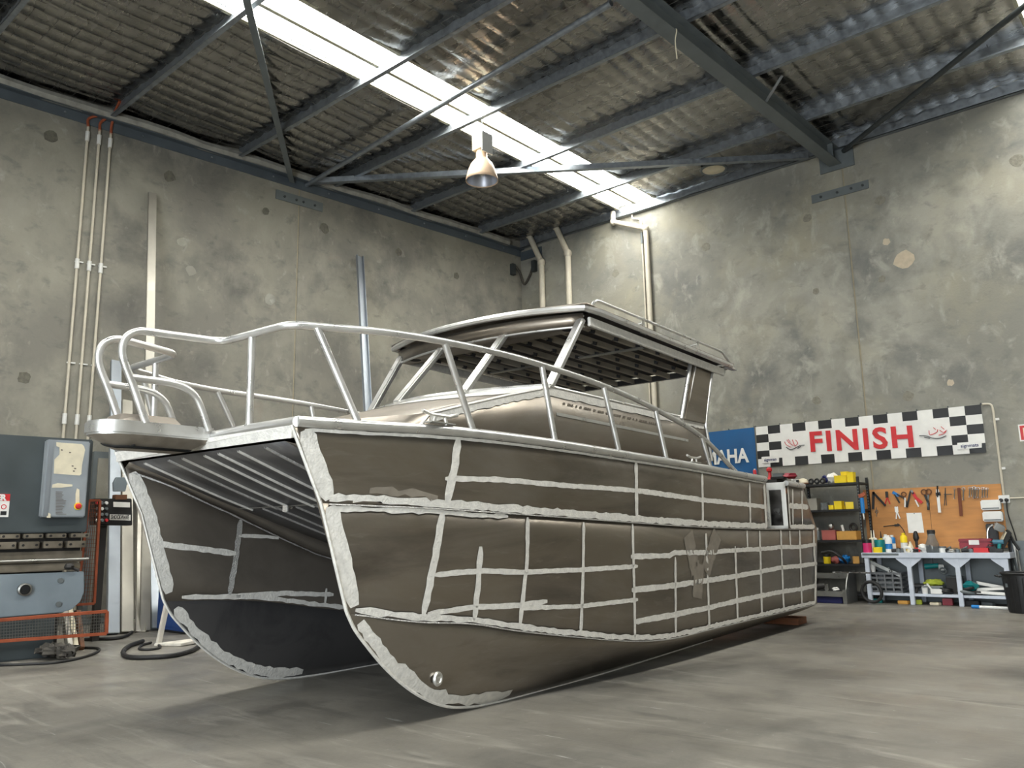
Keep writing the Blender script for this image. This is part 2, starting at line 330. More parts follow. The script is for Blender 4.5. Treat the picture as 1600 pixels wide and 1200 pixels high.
# purlins: galvanised Z sections, one object each
PY = [-3.1, -1.0, 1.1, 3.1, 5.13, 7.32, 9.3, 11.22, 13.17]
for y in PY:
    m = MB(); xl = -12.264+(y-14.6)*math.tan(LAN)+.05
    m.span((xl, y-.006, 8.05), (4.58, y+.006, 8.27)); m.span((xl, y-.07, 8.05), (4.58, y, 8.058)); m.span((xl, y, 8.262), (4.58, y+.07, 8.27)); m.span((xl, y-.072, 8.05), (4.58, y-.064, 8.075))
    tag(m.build('purlin_beam', M['galv']), kind='structure')
# portal rafter and its wall plate
ra = PX(960, 0, 2, 7.75); rb = PX(1310, 272, 2, 7.75); rd = (rb-ra).normalized(); rn = Vector((rd.y, -rd.x, 0))
e1 = ra+rd*((14.58-ra.y)/rd.y); e0 = ra-rd*((ra.y+4.9)/rd.y)
def RB(o, z): return [e0+rn*o+Vector((0, 0, z)), e1+rn*o+Vector((0, 0, z))]
m = MB(); m.beam(*RB(.11, .008), .22, .016); m.beam(*RB(.11, .292), .22, .016); m.beam(*RB(.11, .15), .012, .29)
rf = tag(m.build('rafter_beam', M['steel_grey'], bevel=.003), kind='structure')
MB().span((-4.92, YR-.03, 7.66), (-4.30, YR, 8.06)).build('end_plate', M['steel_grey'], rf, bevel=.004)
q = e1-rd*.0; MB().beam(q+rn*.11+Vector((0, 0, .15))-rd*.35, q+rn*.11+Vector((0, 0, .15))-rd*.34, .2, .27).build('stiffener', M['steel_grey'], rf)
fb = MB(); fb.beam(PX(1193, 165, 2, 7.8), PX(1222, 118, 2, 8.03), .05, .006); fb.build('fly_brace', M['galv'], rf)
# roof bracing
def ext(a, b, t): return a+(b-a)*t
def brace(a, b, kind, m_):
    m = MB()
    if kind == 'tube': m.tube([a, b], .045, 10)
    elif kind == 'angle':
        d = (b-a).normalized(); n = Vector((d.y, -d.x, 0)); m.beam(a, b, .1, .008); m.beam(a+n*.046+Vector((0, 0, .05)), b+n*.046+Vector((0, 0, .05)), .008, .1)
    else: m.beam(a, b, .09, .075)
    return tag(m.build('brace_beam', m_), kind='structure')
a = PX(457, 288, 2, 7.93); b = PX(385, 0, 2, 7.93); brace(a, ext(a, b, 1.7), 'angle', M['steel_grey'])
a = PX(478, 290, 2, 7.97); b = PX(955, 5, 2, 7.97); brace(a, b, 'tube', M['galv'])
a = PX(487, 287, 2, 7.97); b = PX(1262, 248, 2, 7.97); brace(a, b, 'angle', M['galv'])
a = PX(1318, 236, 2, 7.97); b = PX(1600, 10, 2, 7.97); brace(a, ext(a, b, 1.8), 'tube', M['steel_dark'])
# foil-faced roof blanket, sagging between purlins and pillowing between the safety wires
def sag(y):
    i = max(0, min(len(PY)-2, sum(1 for q in PY if q <= y)-1)); t = (y-PY[i])/(PY[i+1]-PY[i]); t = max(0, min(1, t))
    if y > PY[-1]: t = (y-PY[-1])/(14.6-PY[-1])
    return .055*math.sin(math.pi*t)**.6
ys = np.arange(-4.95, 14.6, .075); sg = np.array([sag(y) for y in ys])
def cnoise(nx, ny, k):
    a = rng.standard_normal((nx//k+3, ny//k+3)); xi = np.linspace(0, nx//k+1, nx); yi = np.linspace(0, ny//k+1, ny)
    x0 = xi.astype(int); y0 = yi.astype(int); fx = (xi-x0)[:, None]; fy = (yi-y0)[None]; fx = fx*fx*(3-2*fx); fy = fy*fy*(3-2*fy)
    A = lambda i, j: a[np.ix_(x0+i, y0+j)]
    return A(0,0)*(1-fx)*(1-fy)+A(1,0)*fx*(1-fy)+A(0,1)*(1-fx)*fy+A(1,1)*fx*fy
def foil(x0, x1):
    xs = np.arange(x0, x1+.02, .035); nx, ny = len(xs), len(ys)
    pil = np.abs(np.sin(np.pi*xs/.28))[:, None]**.5; py_ = np.abs(np.sin(np.pi*ys/.3))[None]**.7
    z = 8.285-sg[None]-.034*pil*(.92+.08*py_)-.002*py_+.008*cnoise(nx, ny, 16)+.0022*cnoise(nx, ny, 4)
    z += .011*cnoise(nx, ny, 5)*np.clip(1-sg/.045, 0, 1)[None]
    vs = np.stack(np.broadcast_arrays(xs[:, None], ys[None], z), -1).reshape(-1, 3)
    i, j = np.meshgrid(np.arange(nx-1), np.arange(ny-1), indexing='ij'); a = (i*ny+j).ravel()
    fs = np.stack([a, a+1, a+ny+1, a+ny], 1)
    me = bpy.data.meshes.new('ceiling'); me.from_pydata(vs.tolist(), [], fs.tolist()); me.materials.append(M['foil'])
    me.polygons.foreach_set('use_smooth', [True]*len(me.polygons)); o = bpy.data.objects.new('ceiling', me); COL.objects.link(o); o['kind'] = 'structure'
for x0, x1 in ((-14.0, -9.38), (-8.42, -1.30), (-.40, 4.6)): foil(x0, x1)
wm = MB()
for y in np.arange(-4.8, 14.5, .3): wm.tube([(-13.9, y, 8.258-sag(y)), (4.6, y, 8.258-sag(y))], .0026, 3, cap=False)
for x in np.arange(-13.86, 4.6, .28): wm.tube([(x, y, 8.262-sag(y)) for y in np.arange(-4.9, 14.6, .5)], .0036, 3, cap=False)
WIRE = wm
# fibreglass roof lights
def skylight(name, x0, x1, rib):
    e = struct(name)
    for a, b in ((x0, rib-.035), (rib+.035, x1)):
        g = [[(x, y, 8.30+.012*math.cos((x-a)*2*math.pi/.076)) for x in np.linspace(a, b, 26)] for y in (-4.9, 14.55)]
        MB().grid(g).build('pane', M['skylight'], e)
    MB().span((rib-.035, -4.9, 8.24), (rib+.035, 14.55, 8.30)).build('rib', M['skyrib'], e)
    for x in (x0-.02, x1+.02): MB().span((x-.03, -4.9, 8.225), (x+.03, 14.55, 8.285)).build('edge_strip', M['skyrib'], e)
skylight('window_1', -9.36, -8.44, -8.92); skylight('window_2', -1.28, -.42, -.85)
rs = tag(MB().span((-14.2, -5.2, 8.42), (4.8, 14.8, 8.46)).build('ceiling', M['galv']), kind='structure')
tag(WIRE.build('safety_wire', M['wire'], rs, smooth=0, fixn=False), kind='stuff')

# ------------------------------------------------------------------ the boat
BAN = math.radians(-2.857); bxv = Vector((math.cos(BAN), -math.sin(BAN), 0))
boat = thing('catamaran_boat', 'bare aluminium catamaran with cabin, hardtop and bow rails, unpainted on the concrete floor', 'boat', -4.973*bxv, rz=-BAN)
GW = [(2.93,.006,1.842),(3.377,.125,1.844),(4.06,.255,1.856),(4.97,.337,1.846),(6.03,.374,1.821),(6.88,.393,1.80),(7.6,.397,1.781),(9.2,.392,1.733),(10.9,.385,1.695)]
KN = [(3.15,0,1.398),(3.6,.115,1.385),(3.99,.198,1.371),(4.79,.287,1.336),(6.27,.361,1.273),(7.46,.38,1.23),(9.08,.382,1.198),(10.95,.376,1.184)]
CH = [(3.37,0,.74),(3.86,.095,.652),(4.33,.163,.599),(4.76,.219,.512),(5.46,.275,.397),(6.23,.316,.286),(6.89,.338,.24),(7.57,.351,.245),(9.0,.358,.246),(10.75,.36,.246)]
IC = [(3.37,0,.74),(3.86,-.06,.715),(4.3,-.1,.665),(5.1,-.16,.53),(6.2,-.19,.42),(8,-.2,.38),(10.75,-.2,.36)]
IR = [(3.0,-.005,1.735),(3.33,-.07,1.625),(3.613,-.077,1.507),(3.944,-.08,1.382),(4.301,-.085,1.232),(4.867,-.1,1.026),(5.5,-.12,.95),(8,-.14,.92),(10.9,-.14,.9)]
CR = [(2.97,-.12,1.765),(3.57,-.147,1.545),(3.96,-.15,1.415),(4.75,-.15,1.16),(5.4,-.16,1.03),(8,-.17,1.0),(10.9,-.17,.98)]
KL = [(3.37,0,.74),(3.434,0,.638),(3.539,0,.525),(3.673,0,.395),(3.84,0,.264),(4.014,0,.158),(4.196,0,.081),(4.387,0,.036),(4.66,0,.01),(5.2,0,.0),(6.2,0,.004),(8,0,.04),(9.5,0,.07),(10.8,0,.1)]
def dense(T):
    P = smoothc([(a, b, c) for a, b, c in T], 8); P.sort(key=lambda p: p.x); return np.array([tuple(p) for p in P])
D = {k: dense(v) for k, v in dict(GW=GW, KN=KN, CH=CH, IC=IC, IR=IR, CR=CR).items()}
def cv(k, y): T = D[k]; return np.interp(y, T[:, 0], T[:, 1]), np.interp(y, T[:, 0], T[:, 2])
def cp(k, y, sg): o, z = cv(k, y); return Vector((sg*(1.047+o), y, z))
def strake(k0, r0, k1, r1, sg, n=44, m=5):
    rows = []
    for i in range(n+1):
        t = (i/n)**1.4; a = cp(k0, r0[0]+(r0[1]-r0[0])*t, sg); b = cp(k1, r1[0]+(r1[1]-r1[0])*t, sg)
        rows.append([a.lerp(b, j/m) for j in range(m+1)])
    return rows
kl = smoothc([(0, a, c) for a, b, c in KL], 4)
def bottom(kc, sg, n=6):
    rows = []
    for p in kl:
        yc = p.y+.55*(p.z-.74)/-.74*max(0, 1-(p.y-3.37)/3.2) if p.y < 6.57 else p.y
        yc = min(max(yc, 3.37), 10.75); c = cp(kc, yc, sg); k = Vector((sg*1.047, p.y, p.z)); row = []
        for j in range(n+1):
            t = j/n; q = k.lerp(c, t); q.x += math.copysign(.03*math.sin(math.pi*t), c.x-k.x)*min(1, max(0, (p.y-3.4))); row.append(q)
        rows.append(row)
    return rows
TREE = {}
def plate(name, rows, sg, key, m_=None):
    mb = MB().grid(rows); TREE[key] = BVHTree.FromPolygons(mb.v, mb.f)
    return mb.build(name, m_ or M['alu'], boat, world=False, smooth=50, solid=.0001, fixn=False)
PLT = {}
for sg, nm in ((1, 's'), (-1, 'p')):
    side = 'starboard' if sg > 0 else 'port'
    for key, name, rows in (('u', 'topside_plate', strake('KN', (3.15, 9.22), 'GW', (2.93, 9.25), sg)), ('l', 'side_plate', strake('CH', (3.37, 10.75), 'KN', (3.15, 10.95), sg)),
                            ('b', 'bottom_plate', bottom('CH', sg)), ('ib', 'inner_bottom_plate', bottom('IC', sg)), ('iw', 'tunnel_wall', strake('IC', (3.37, 10.75), 'IR', (3.0, 10.9), sg)),
                            ('ch', 'tunnel_chamfer', strake('IR', (3.0, 10.9), 'CR', (2.97, 10.9), sg, m=1))):
        o = plate(name, rows, sg, key+nm, M['alu_shaded'] if key == 'ib' else M['alu_in'] if key in ('iw', 'ch') else M['alu']); PLT[key+nm] = o
    # aft coaming beside the side door
    def gx(y): return sg*(1.047+cv('GW', y)[0])
    rows = []
    for i in range(9):
        t = i/8; yb = 9.92+(10.93-9.92)*t; yt = 9.92+(10.52-9.92)*t
        b = Vector((sg*(1.047+cv('KN', yb)[0]), yb, cv('KN', yb)[1])); c = Vector((gx(yt), yt, cv('GW', yt)[1]-.01)); rows.append([b.lerp(c, j/3) for j in range(4)])
    PLT['c'+nm] = plate('coaming_plate', rows, sg, 'c'+nm)
    # transom of the hull
    tp = [Vector((sg*1.047, 10.8, .1)), cp('CH', 10.75, sg), cp('KN', 10.95, sg), cp('CR', 10.9, sg)+Vector((0, .03, .2)), cp('IR', 10.9, sg), cp('IC', 10.75, sg)]
    MB().add(tp, [tuple(range(6))]).build('transom_plate', M['alu'], boat, world=False, smooth=0, fixn=False)
    # stem bar
    st = [Vector((sg*1.047, y, z)) for y, z in ((2.925, 1.845), (3.15, 1.398), (3.36, .76))]+[Vector((sg*1.047, p.y, p.z)) for p in kl[:46]]
    MB().tube(st, .011, 6).build('stem_bar', M['buffed'], boat, world=False)
    # gunwale tubes
    g = [cp('GW', y, sg)+Vector((0, 0, .026)) for y in np.linspace(2.955, 9.22, 40)]
    MB().tube(g, .034, 10).build('gunwale_tube', M['tube'], boat, world=False)
    MB().tube([Vector((gx(y), y, cv('GW', y)[1]+.02)) for y in np.linspace(9.9, 10.52, 6)], .034, 10).build('gunwale_tube', M['tube'], boat, world=False)
    MB().tube([(sg*1.06, 2.95, 1.868), (sg*.6, 2.95, 1.868), (sg*.17, 2.965, 1.862)], .032, 10).build('bow_tube', M['tube'], boat, world=False)
    # raised knuckle and chine strips
    for kk, y0, y1, dz in (('KN', 3.2, 10.9, -.006), ('CH', 3.42, 10.7, 0)):
        P = [cp(kk, y, sg)+Vector((sg*.004, 0, dz)) for y in np.linspace(y0, y1, 60)]
        MB().tube(P, .006, 5).build('seam_strip', M['weld'], boat, world=False)
    # side door jambs
    zb = cv('KN', 9.9)[1]
    MB().span((sg*1.42, 9.89, zb), (sg*1.12, 9.92, 1.73)).build('door_jamb', M['chrome'], boat, world=False, bevel=.01)
    for a, b in (((1.375, zb), (1.43, 1.745)), ((1.15, zb), (1.22, 1.745)), ((1.15, 1.66), (1.43, 1.75)), ((1.15, zb), (1.43, zb+.04))):
        MB().span((sg*a[0], 9.872, a[1]), (sg*b[0], 9.892, b[1])).build('door_edge', M['white'], boat, world=False, bevel=.006)
    MB().span((sg*1.40, 9.22, zb), (sg*1.12, 9.24, 1.76)).build('door_jamb', M['alu'], boat, world=False)
    for z in (1.3, 1.5): MB().span((sg*1.14, 9.83, z), (sg*1.2, 9.89, z+.1)).build('hinge', M['tube'], boat, world=False, bevel=.004)
    MB().add([(sg*1.12, 8.4, .9), (sg*1.12, 10.9, .9), (sg*1.12, 10.5, 1.72), (sg*1.12, 9.92, 1.72), (sg*1.12, 9.92, 1.2), (sg*1.12, 9.24, 1.2), (sg*1.12, 9.24, 1.76), (sg*1.12, 8.4, 1.8)], [tuple(range(8))]).build('cockpit_lining', M['alu_in'], boat, world=False, smooth=0, fixn=False)
    g = [[(sg*1.12, y, cv('GW', y)[1]+.01), (gx(y), y, cv('GW', y)[1]+.01)] for y in np.linspace(8.3, 9.24, 6)]
    MB().grid(g).build('side_deck', M['alu'], boat, world=False, fixn=False)
    g = [[(sg*1.12, y, cv('GW', y)[1]), (gx(y), y, cv('GW', y)[1])] for y in np.linspace(9.9, 10.52, 5)]
    MB().grid(g).build('side_deck', M['alu'], boat, world=False, fixn=False)
MB().span((-1.12, 8.4, .88), (1.12, 10.9, .9)).build('cockpit_floor', M['alu_in'], boat, world=False)
MB().span((-1.12, 10.86, .9), (1.12, 10.9, 1.65)).build('transom_plate', M['alu'], boat, world=False)
# tunnel roof with its stringers, cross seam, front band
def zr(y): return float(cv('CR', y)[1])
rows = [[Vector((x, y, zr(y))) for x in np.linspace(-(1.047+cv('CR', y)[0]), 1.047+cv('CR', y)[0], 7)] for y in np.linspace(2.97, 10.9, 40)]
tun = MB().grid(rows).build('tunnel_roof', M['alu_shaded'], boat, world=False, solid=.0001, fixn=False)
def stringer(x, y0, y1, w, m_):
    mb = MB(); ysx = np.linspace(y0, y1, 8)
    mb.grid([[Vector((x-w, y, zr(y)-.001)), Vector((x-w*.6, y, zr(y)-.014)), Vector((x+w*.6, y, zr(y)-.014)), Vector((x+w, y, zr(y)-.001))] for y in ysx]); mb.build('stringer', m_, tun, world=False, fixn=False)
for x in (-.765, -.258, .01, .178, .4): stringer(x, 3.0, 3.92, .011, M['buffed'])
for x in (-.443, .687): stringer(x, 3.0, 3.92, .013, M['tube'] if False else M['weld'])
for x in (-.6, -.42, -.18, .05, .3, .55): stringer(x, 3.9, 5.3, .009, M['weld'])
for y in (3.88,): MB().grid([[Vector((x, y-.012, zr(y-.012)-.005)), Vector((x, y+.012, zr(y+.012)-.005))] for x in np.linspace(-.88, .88, 9)]).build('cross_seam', M['weld'], tun, world=False, fixn=False)
MB().span((-.28, 3.85, zr(3.88)-.05), (-.22, 3.87, zr(3.88))).build('lug', M['tube'], tun, world=False, bevel=.004)
MB().add([(-.9, 2.962, 1.78), (.9, 2.962, 1.78), (1.04, 2.95, 1.775), (1.05, 2.945, 1.85), (-1.05, 2.945, 1.85), (-1.04, 2.95, 1.775)], [(0,1,2,3,4,5)]).build('front_band', M['buffed'], boat, world=False, smooth=0, solid=-.02, fixn=False)
# decks
rows = [[Vector((x*(1.047+cv('GW', y)[0]), y, cv('GW', y)[1]+.012)) for x in (-1, -.5, 0, .5, 1)] for y in np.linspace(2.94, 8.4, 24)]
MB().grid(rows).build('deck_plate', M['alu'], boat, world=False, fixn=False)

# buffed zones along the welded frames
def lead(tkey, z):
    'foremost y of a hull plate at height z'
    if tkey[0] in 'ul' or tkey[:2] == 'iw': return float(np.interp(z, [.74, 1.398, 1.842], [3.37, 3.15, 2.93]))+.006
    if tkey[0] == 'b' or tkey[:2] == 'ib': return float(np.interp(z, [p.z for p in kl[30::-1]], [p.y for p in kl[30::-1]]))+.012
    return -9
def band(tkey, pts, wdt, jag=.18, m_='buffed', cast=None, seed=0, taper=True):
    sg = 1 if tkey.endswith('s') else -1; tree = TREE[tkey]; q = random.Random(seed*17+len(pts))
    P = [Vector((0, y, z)) for y, z in pts]; S = [P[0]]
    for a, b in zip(P, P[1:]):
        n = max(1, int((b-a).length/.045)); S += [a.lerp(b, i/n) for i in range(1, n+1)]
    rows = []
    for i, p in enumerate(S):
        t = (S[min(i+1, len(S)-1)]-S[max(i-1, 0)]).normalized(); nrm = Vector((0, -t.z, t.y)); row = []
        k = 1 if not taper else min(1, .55+.45*min(i, len(S)-1-i))
        for s_ in (-1, -.33, .33, 1):
            w_ = wdt/2*s_*k*(1+(jag*(q.random()*2-1) if abs(s_) == 1 else 0))
            c = p+nrm*w_; inner = tkey[:2] in ('iw', 'ib', 'ch')
            c.y = max(c.y, lead(tkey, c.z)); org = Vector((0 if inner else sg*3, c.y, c.z)); d = Vector((sg if inner else -sg, 0, 0)); h = tree.ray_cast(org, d)
            if h[0] is None:
                h = tree.find_nearest(Vector((sg*1.3, c.y, c.z)) if not inner else Vector((sg*.9, c.y, c.z)))
            row.append(h[0]-d*.0035)
        rows.append(row)
    return MB().grid(rows).build('polished_band', M[m_], PLT[tkey], world=False, fixn=False, smooth=60)
BD = [('u',.067,[(4.09,1.84),(4.07,1.617),(4.03,1.40)]),('u',.038,[(4.0,1.564),(4.44,1.575),(5.31,1.554),(6.27,1.545)]),('u',.05,[(6.27,1.80),(6.27,1.30)]),
('l',.056,[(4.0,1.346),(3.96,1.016),(3.91,.69)]),('l',.05,[(4.35,1.114),(4.35,.865),(4.34,.62)]),('l',.04,[(4.81,1.313),(4.82,.984),(4.77,.54)]),('l',.036,[(5.49,1.275),(5.49,.859),(5.47,.42)]),('l',.036,[(6.2,1.262),(6.22,.717),(6.23,.307)]),
('l',.037,[(3.97,.943),(4.35,.95),(4.79,.921),(5.49,.908),(6.28,.901)]),('l',.037,[(3.94,.696),(4.32,.71),(4.75,.691),(5.06,.699)]),('l',.034,[(4.77,.672),(5.46,.632),(6.28,.624)]),
('u',.046,[(6.27,1.544),(7.52,1.489),(8.72,1.458),(9.2,1.441)]),('u',.046,[(7.55,1.747),(7.53,1.229)]),('u',.045,[(8.75,1.697),(8.71,1.214)]),('u',.06,[(9.18,1.70),(9.18,1.21)]),
('l',.046,[(6.17,.985),(6.83,.973),(6.94,.996),(7.6,.977),(8.25,.98),(8.95,.974),(9.63,.981),(10.24,.966),(10.86,.984)]),('l',.05,[(6.18,.708),(6.92,.704),(7.6,.712),(8.29,.717),(8.94,.73),(9.6,.748),(10.23,.74),(10.85,.746)]),('l',.05,[(6.23,.447),(6.92,.447),(7.6,.454),(8.29,.467),(8.94,.474),(9.58,.477),(10.22,.466),(10.75,.475)]),
('l',.04,[(6.94,.955),(6.93,.597),(6.92,.26)]),('l',.044,[(7.59,1.163),(7.6,.712),(7.6,.26)]),('l',.048,[(8.28,1.023),(8.27,.26)]),('l',.04,[(8.61,1.178),(8.61,.988)]),('l',.053,[(8.97,1.175),(8.92,.257)]),('l',.055,[(9.62,1.179),(9.58,.257)]),('l',.045,[(9.92,1.166),(9.92,.974)]),('l',.055,[(10.27,1.173),(10.19,.257)]),('l',.07,[(10.8,1.169),(10.77,.878),(10.79,.705),(10.68,.268)]),
('c',.05,[(10.11,1.67),(10.05,1.237)]),('c',.05,[(10.45,1.66),(10.39,1.235)]),('c',.065,[(9.96,1.465),(10.65,1.459)])]
for i, (k, wd, pts) in enumerate(BD): band(k+'s', pts, wd, seed=i)
def off(kk, y0, y1, dz, n=14, dy=0): return [(float(y)+dy, float(cv(kk, y)[1])+dz) for y in np.linspace(y0, y1, n)]
def stemy(z): return float(np.interp(z, [.74, 1.398, 1.842], [3.37, 3.15, 2.93]))
for sd in ('s', 'p'):
    ip = 'i' if sd == 'p' else ''
    if sd == 's':
        band('us', off('KN', 3.2, 9.2, .03, 16), .055, .3, seed=50); band('us', off('GW', 3.0, 9.2, -.02, 16), .02, .2, seed=51)
        band('us', [(stemy(z)+.06, z) for z in (1.82, 1.6, 1.42)], .1, .12, seed=52); band('ls', [(stemy(z)+.055, z) for z in (1.38, 1.1, .9, .78)], .1, .12, seed=53)
        band('ls', off('KN', 3.22, 4.6, -.028, 8), .03, .5, seed=54); band('ls', off('CH', 3.42, 10.7, .03, 24), .04, .35, seed=55)
        band('cs', [(9.95, 1.21), (9.95, 1.70)], .04, seed=56); band('cs', [(9.95, 1.215), (10.85, 1.21)], .05, seed=57)
        band('us', [(3.45, 1.475), (3.7, 1.47), (3.95, 1.445)], .04, .9, 'haze', seed=58)
        kk = [(p.y+.045*(1-min(1, max(0, (p.y-3.5)/1.2))), p.z+.02+.03*min(1, max(0, (p.y-3.5)/.8))) for p in kl[3:40] if p.y < 4.9]; band('bs', kk, .075, .4, seed=59)
        for r_ in ((7.2, 1.16, 7.35, .8), (7.85, 1.16, 7.55, .8), (7.42, .88, 7.36, .56)): band('ls', [(r_[0], r_[1]), (r_[2], r_[3])], .2, .12, 'haze', seed=60, taper=False)
    else:
        band('iwp', [(stemy(z)+.05, z) for z in (1.70, 1.4, 1.1, .9, .80)], .09, .12, seed=70); band('iwp', off('IC', 3.5, 5.0, .028, 8), .035, .35, seed=71)
        band('iwp', [(3.17, 1.187), (3.917, 1.079)], .045, seed=72); band('iwp', [(3.95, 1.35), (3.886, .755)], .05, .2, 'weld', seed=73); band('iwp', [(3.935, 1.222), (4.2, 1.21), (4.32, 1.194)], .03, seed=74)
        band('iwp', [(3.852, .745), (4.4, .735), (4.886, .69)], .04, seed=75); band('iwp', [(4.81, .75), (4.79, .62)], .03, seed=76)
        band('iwp', off('IR', 3.05, 5.0, -.02, 8), .012, .3, 'weld', seed=77)
        kk = [(p.y+.045*(1-min(1, max(0, (p.y-3.5)/1.2))), p.z+.02+.03*min(1, max(0, (p.y-3.5)/.8))) for p in kl[3:40] if p.y < 4.7]; band('ibp', kk, .07, .4, seed=78)
# towing eye low on the starboard bow
h = TREE['bs'].ray_cast(Vector((3, 4.09, .27)), Vector((-1, 0, 0)))[0]
ey = MB().ring(h+Vector((.012, 0, 0)), .035, .014, (1, .15, 0), 16, 6).build('tow_eye', M['cast'], boat, world=False)
MB().blob(h+Vector((.01, -.005, 0)), (.012, .03, .022), 3, 0).build('eye_boss', M['cast'], ey, world=False)

# bow platform
def outline(hw, yf, yb, n=10):
    return [Vector((hw, yb, 0))]+[Vector((hw*math.cos(t), yf+hw-hw*math.sin(t), 0)) for t in np.linspace(0, math.pi, n)]+[Vector((-hw, yb, 0))]
o1 = outline(.175, 2.235, 2.98)
pf = MB().prism([p+Vector((0, 0, 1.828)) for p in o1], (0, 0, .085)).build('bow_platform', M['tube'], boat, world=False, bevel=.012)
lo = outline(.165, 2.26, 2.96); lo2 = [Vector((p.x*.45, 2.62+(p.y-2.62)*.62, 1.752)) for p in lo]
n = len(lo); MB().add([p+Vector((0, 0, 1.83)) for p in lo]+lo2, [(i, (i+1) % n, n+(i+1) % n, n+i) for i in range(n)]+[tuple(range(n, 2*n))]).build('underside', M['haze'], pf, world=False)
sl = [lo[i].lerp(lo2[i], 0)*1 for i in range(n)]
sa, sb = [], []
for i in range(0, n-1):
    t0 = min(.78, .30+.08*(n-2-i)); o_ = Vector((lo[i].x, lo[i].y-2.62, 0)).normalized()*.006+Vector((0, 0, -.004))
    for L_, t in ((sa, t0), (sb, t0+.17)): L_.append(Vector((lo[i].x+(lo2[i].x-lo[i].x)*t, lo[i].y+(lo2[i].y-lo[i].y)*t, 1.83-.078*t))+o_)
MB().grid([sa, sb]).build('anchor_slot', M['hole'], pf, world=False, fixn=False, solid=.002)
MB().cyl((.03, 2.50, 1.78), (.1, 2.47, 1.775), .011, 8).build('pin', M['hole'], pf, world=False)
b0 = [(-.12, 2.36), (.12, 2.36), (.14, 2.5), (.14, 2.76), (-.14, 2.76), (-.14, 2.5)]; b1 = [(-.08, 2.40), (.08, 2.40), (.11, 2.50), (.11, 2.72), (-.11, 2.72), (-.11, 2.5)]
MB().add([(x, y, 1.912) for x, y in b0]+[(x, y, 1.962) for x, y in b1], [(i, (i+1) % 6, 6+(i+1) % 6, 6+i) for i in range(6)]+[(6,7,8,9,10,11)]).build('anchor_tray', M['alu_in'], pf, world=False, smooth=0)
# rails
TR = .0245
for sg in (1, -1):
    m_ = lambda p: Vector((sg*p[0], p[1], p[2]))
    hoop = smoothc([(.15, 2.515, 1.91), (.15, 2.42, 2.13), (.15, 2.345, 2.30), (.15, 2.355, 2.41), (.152, 2.43, 2.468), (.165, 2.52, 2.476)], 6)
    rest = fillet([(.165, 2.52, 2.476), (.275, 2.93, 2.47), (.97, 2.945, 2.47), (1.09, 3.17, 2.47)], .09, 5)[1:]
    aft = smoothc([(1.09, 3.17, 2.47), (1.24, 3.46, 2.47), (1.345, 3.9, 2.47), (1.385, 4.45, 2.473), (1.39, 4.97, 2.463), (1.39, 5.85, 2.417), (1.39, 6.75, 2.312), (1.39, 7.71, 2.13), (1.39, 8.54, 1.80)], 5)[1:]
    rail = MB().tube([m_(p) for p in hoop+rest+aft], TR, 10).build('bow_rail', M['tube'], boat, world=False)
    lowp = [(.15, 2.40, 2.175)]+smoothc([(.155, 2.44, 2.175), (.172, 2.68, 2.168), (.182, 2.80, 2.12), (.187, 2.86, 2.03), (.19, 2.92, 1.89)], 5)
    MB().tube([m_(p) for p in lowp], TR*.92, 10).build('lower_hoop', M['tube'], boat, world=False)
    for a, b in (((.586, 2.945, 2.46), (.58, 2.955, 1.87)), ((1.05, 3.09, 2.46), (1.16, 3.35, 1.86)), ((1.345, 3.92, 2.46), (1.315, 4.25, 1.87)), ((1.39, 4.96, 2.455), (1.385, 5.12, 1.86)), ((1.39, 5.85, 2.41), (1.405, 6.04, 1.84)), ((1.39, 6.75, 2.305), (1.415, 6.88, 1.82)), ((1.39, 7.71, 2.125), (1.42, 7.82, 1.80))):
        s_ = MB().tube([m_(a), m_(b)], TR*.95, 10).build('rail_stanchion', M['tube'], boat, world=False)
        MB().lathe([(.03, -.012), (.032, 0), (.027, .006)], m_(b)+Vector((0, 0, .022)), n=12).build('weld_collar', M['weld'], s_, world=False)
# cleats
def cleat(x, y, z, k, sg):
    base = MB().span((sg*(x-.03*k), y-.1*k, z), (sg*(x+.03*k), y+.1*k, z+.008)).build('cleat', M['cast'], boat, world=False, bevel=.003)
    for dy in (-.04, .04): MB().tube([(sg*x, y+dy*k*1.3, z), (sg*x, y+dy*k, z+.04*k)], .012*k, 8, r1=.01*k).build('post', M['cast'], base, world=False)
    MB().tube([(sg*x, y-.14*k, z+.062*k), (sg*x, y-.07*k, z+.046*k), (sg*x, y+.07*k, z+.046*k), (sg*x, y+.14*k, z+.062*k)], .011*k, 8).build('horn', M['cast'], base, world=False)
cleat(1.29, 3.93, 1.922, 1.2, 1); cleat(1.43, 7.42, 1.848, 1.05, 1); cleat(1.29, 3.93, 1.922, 1.0, -1)
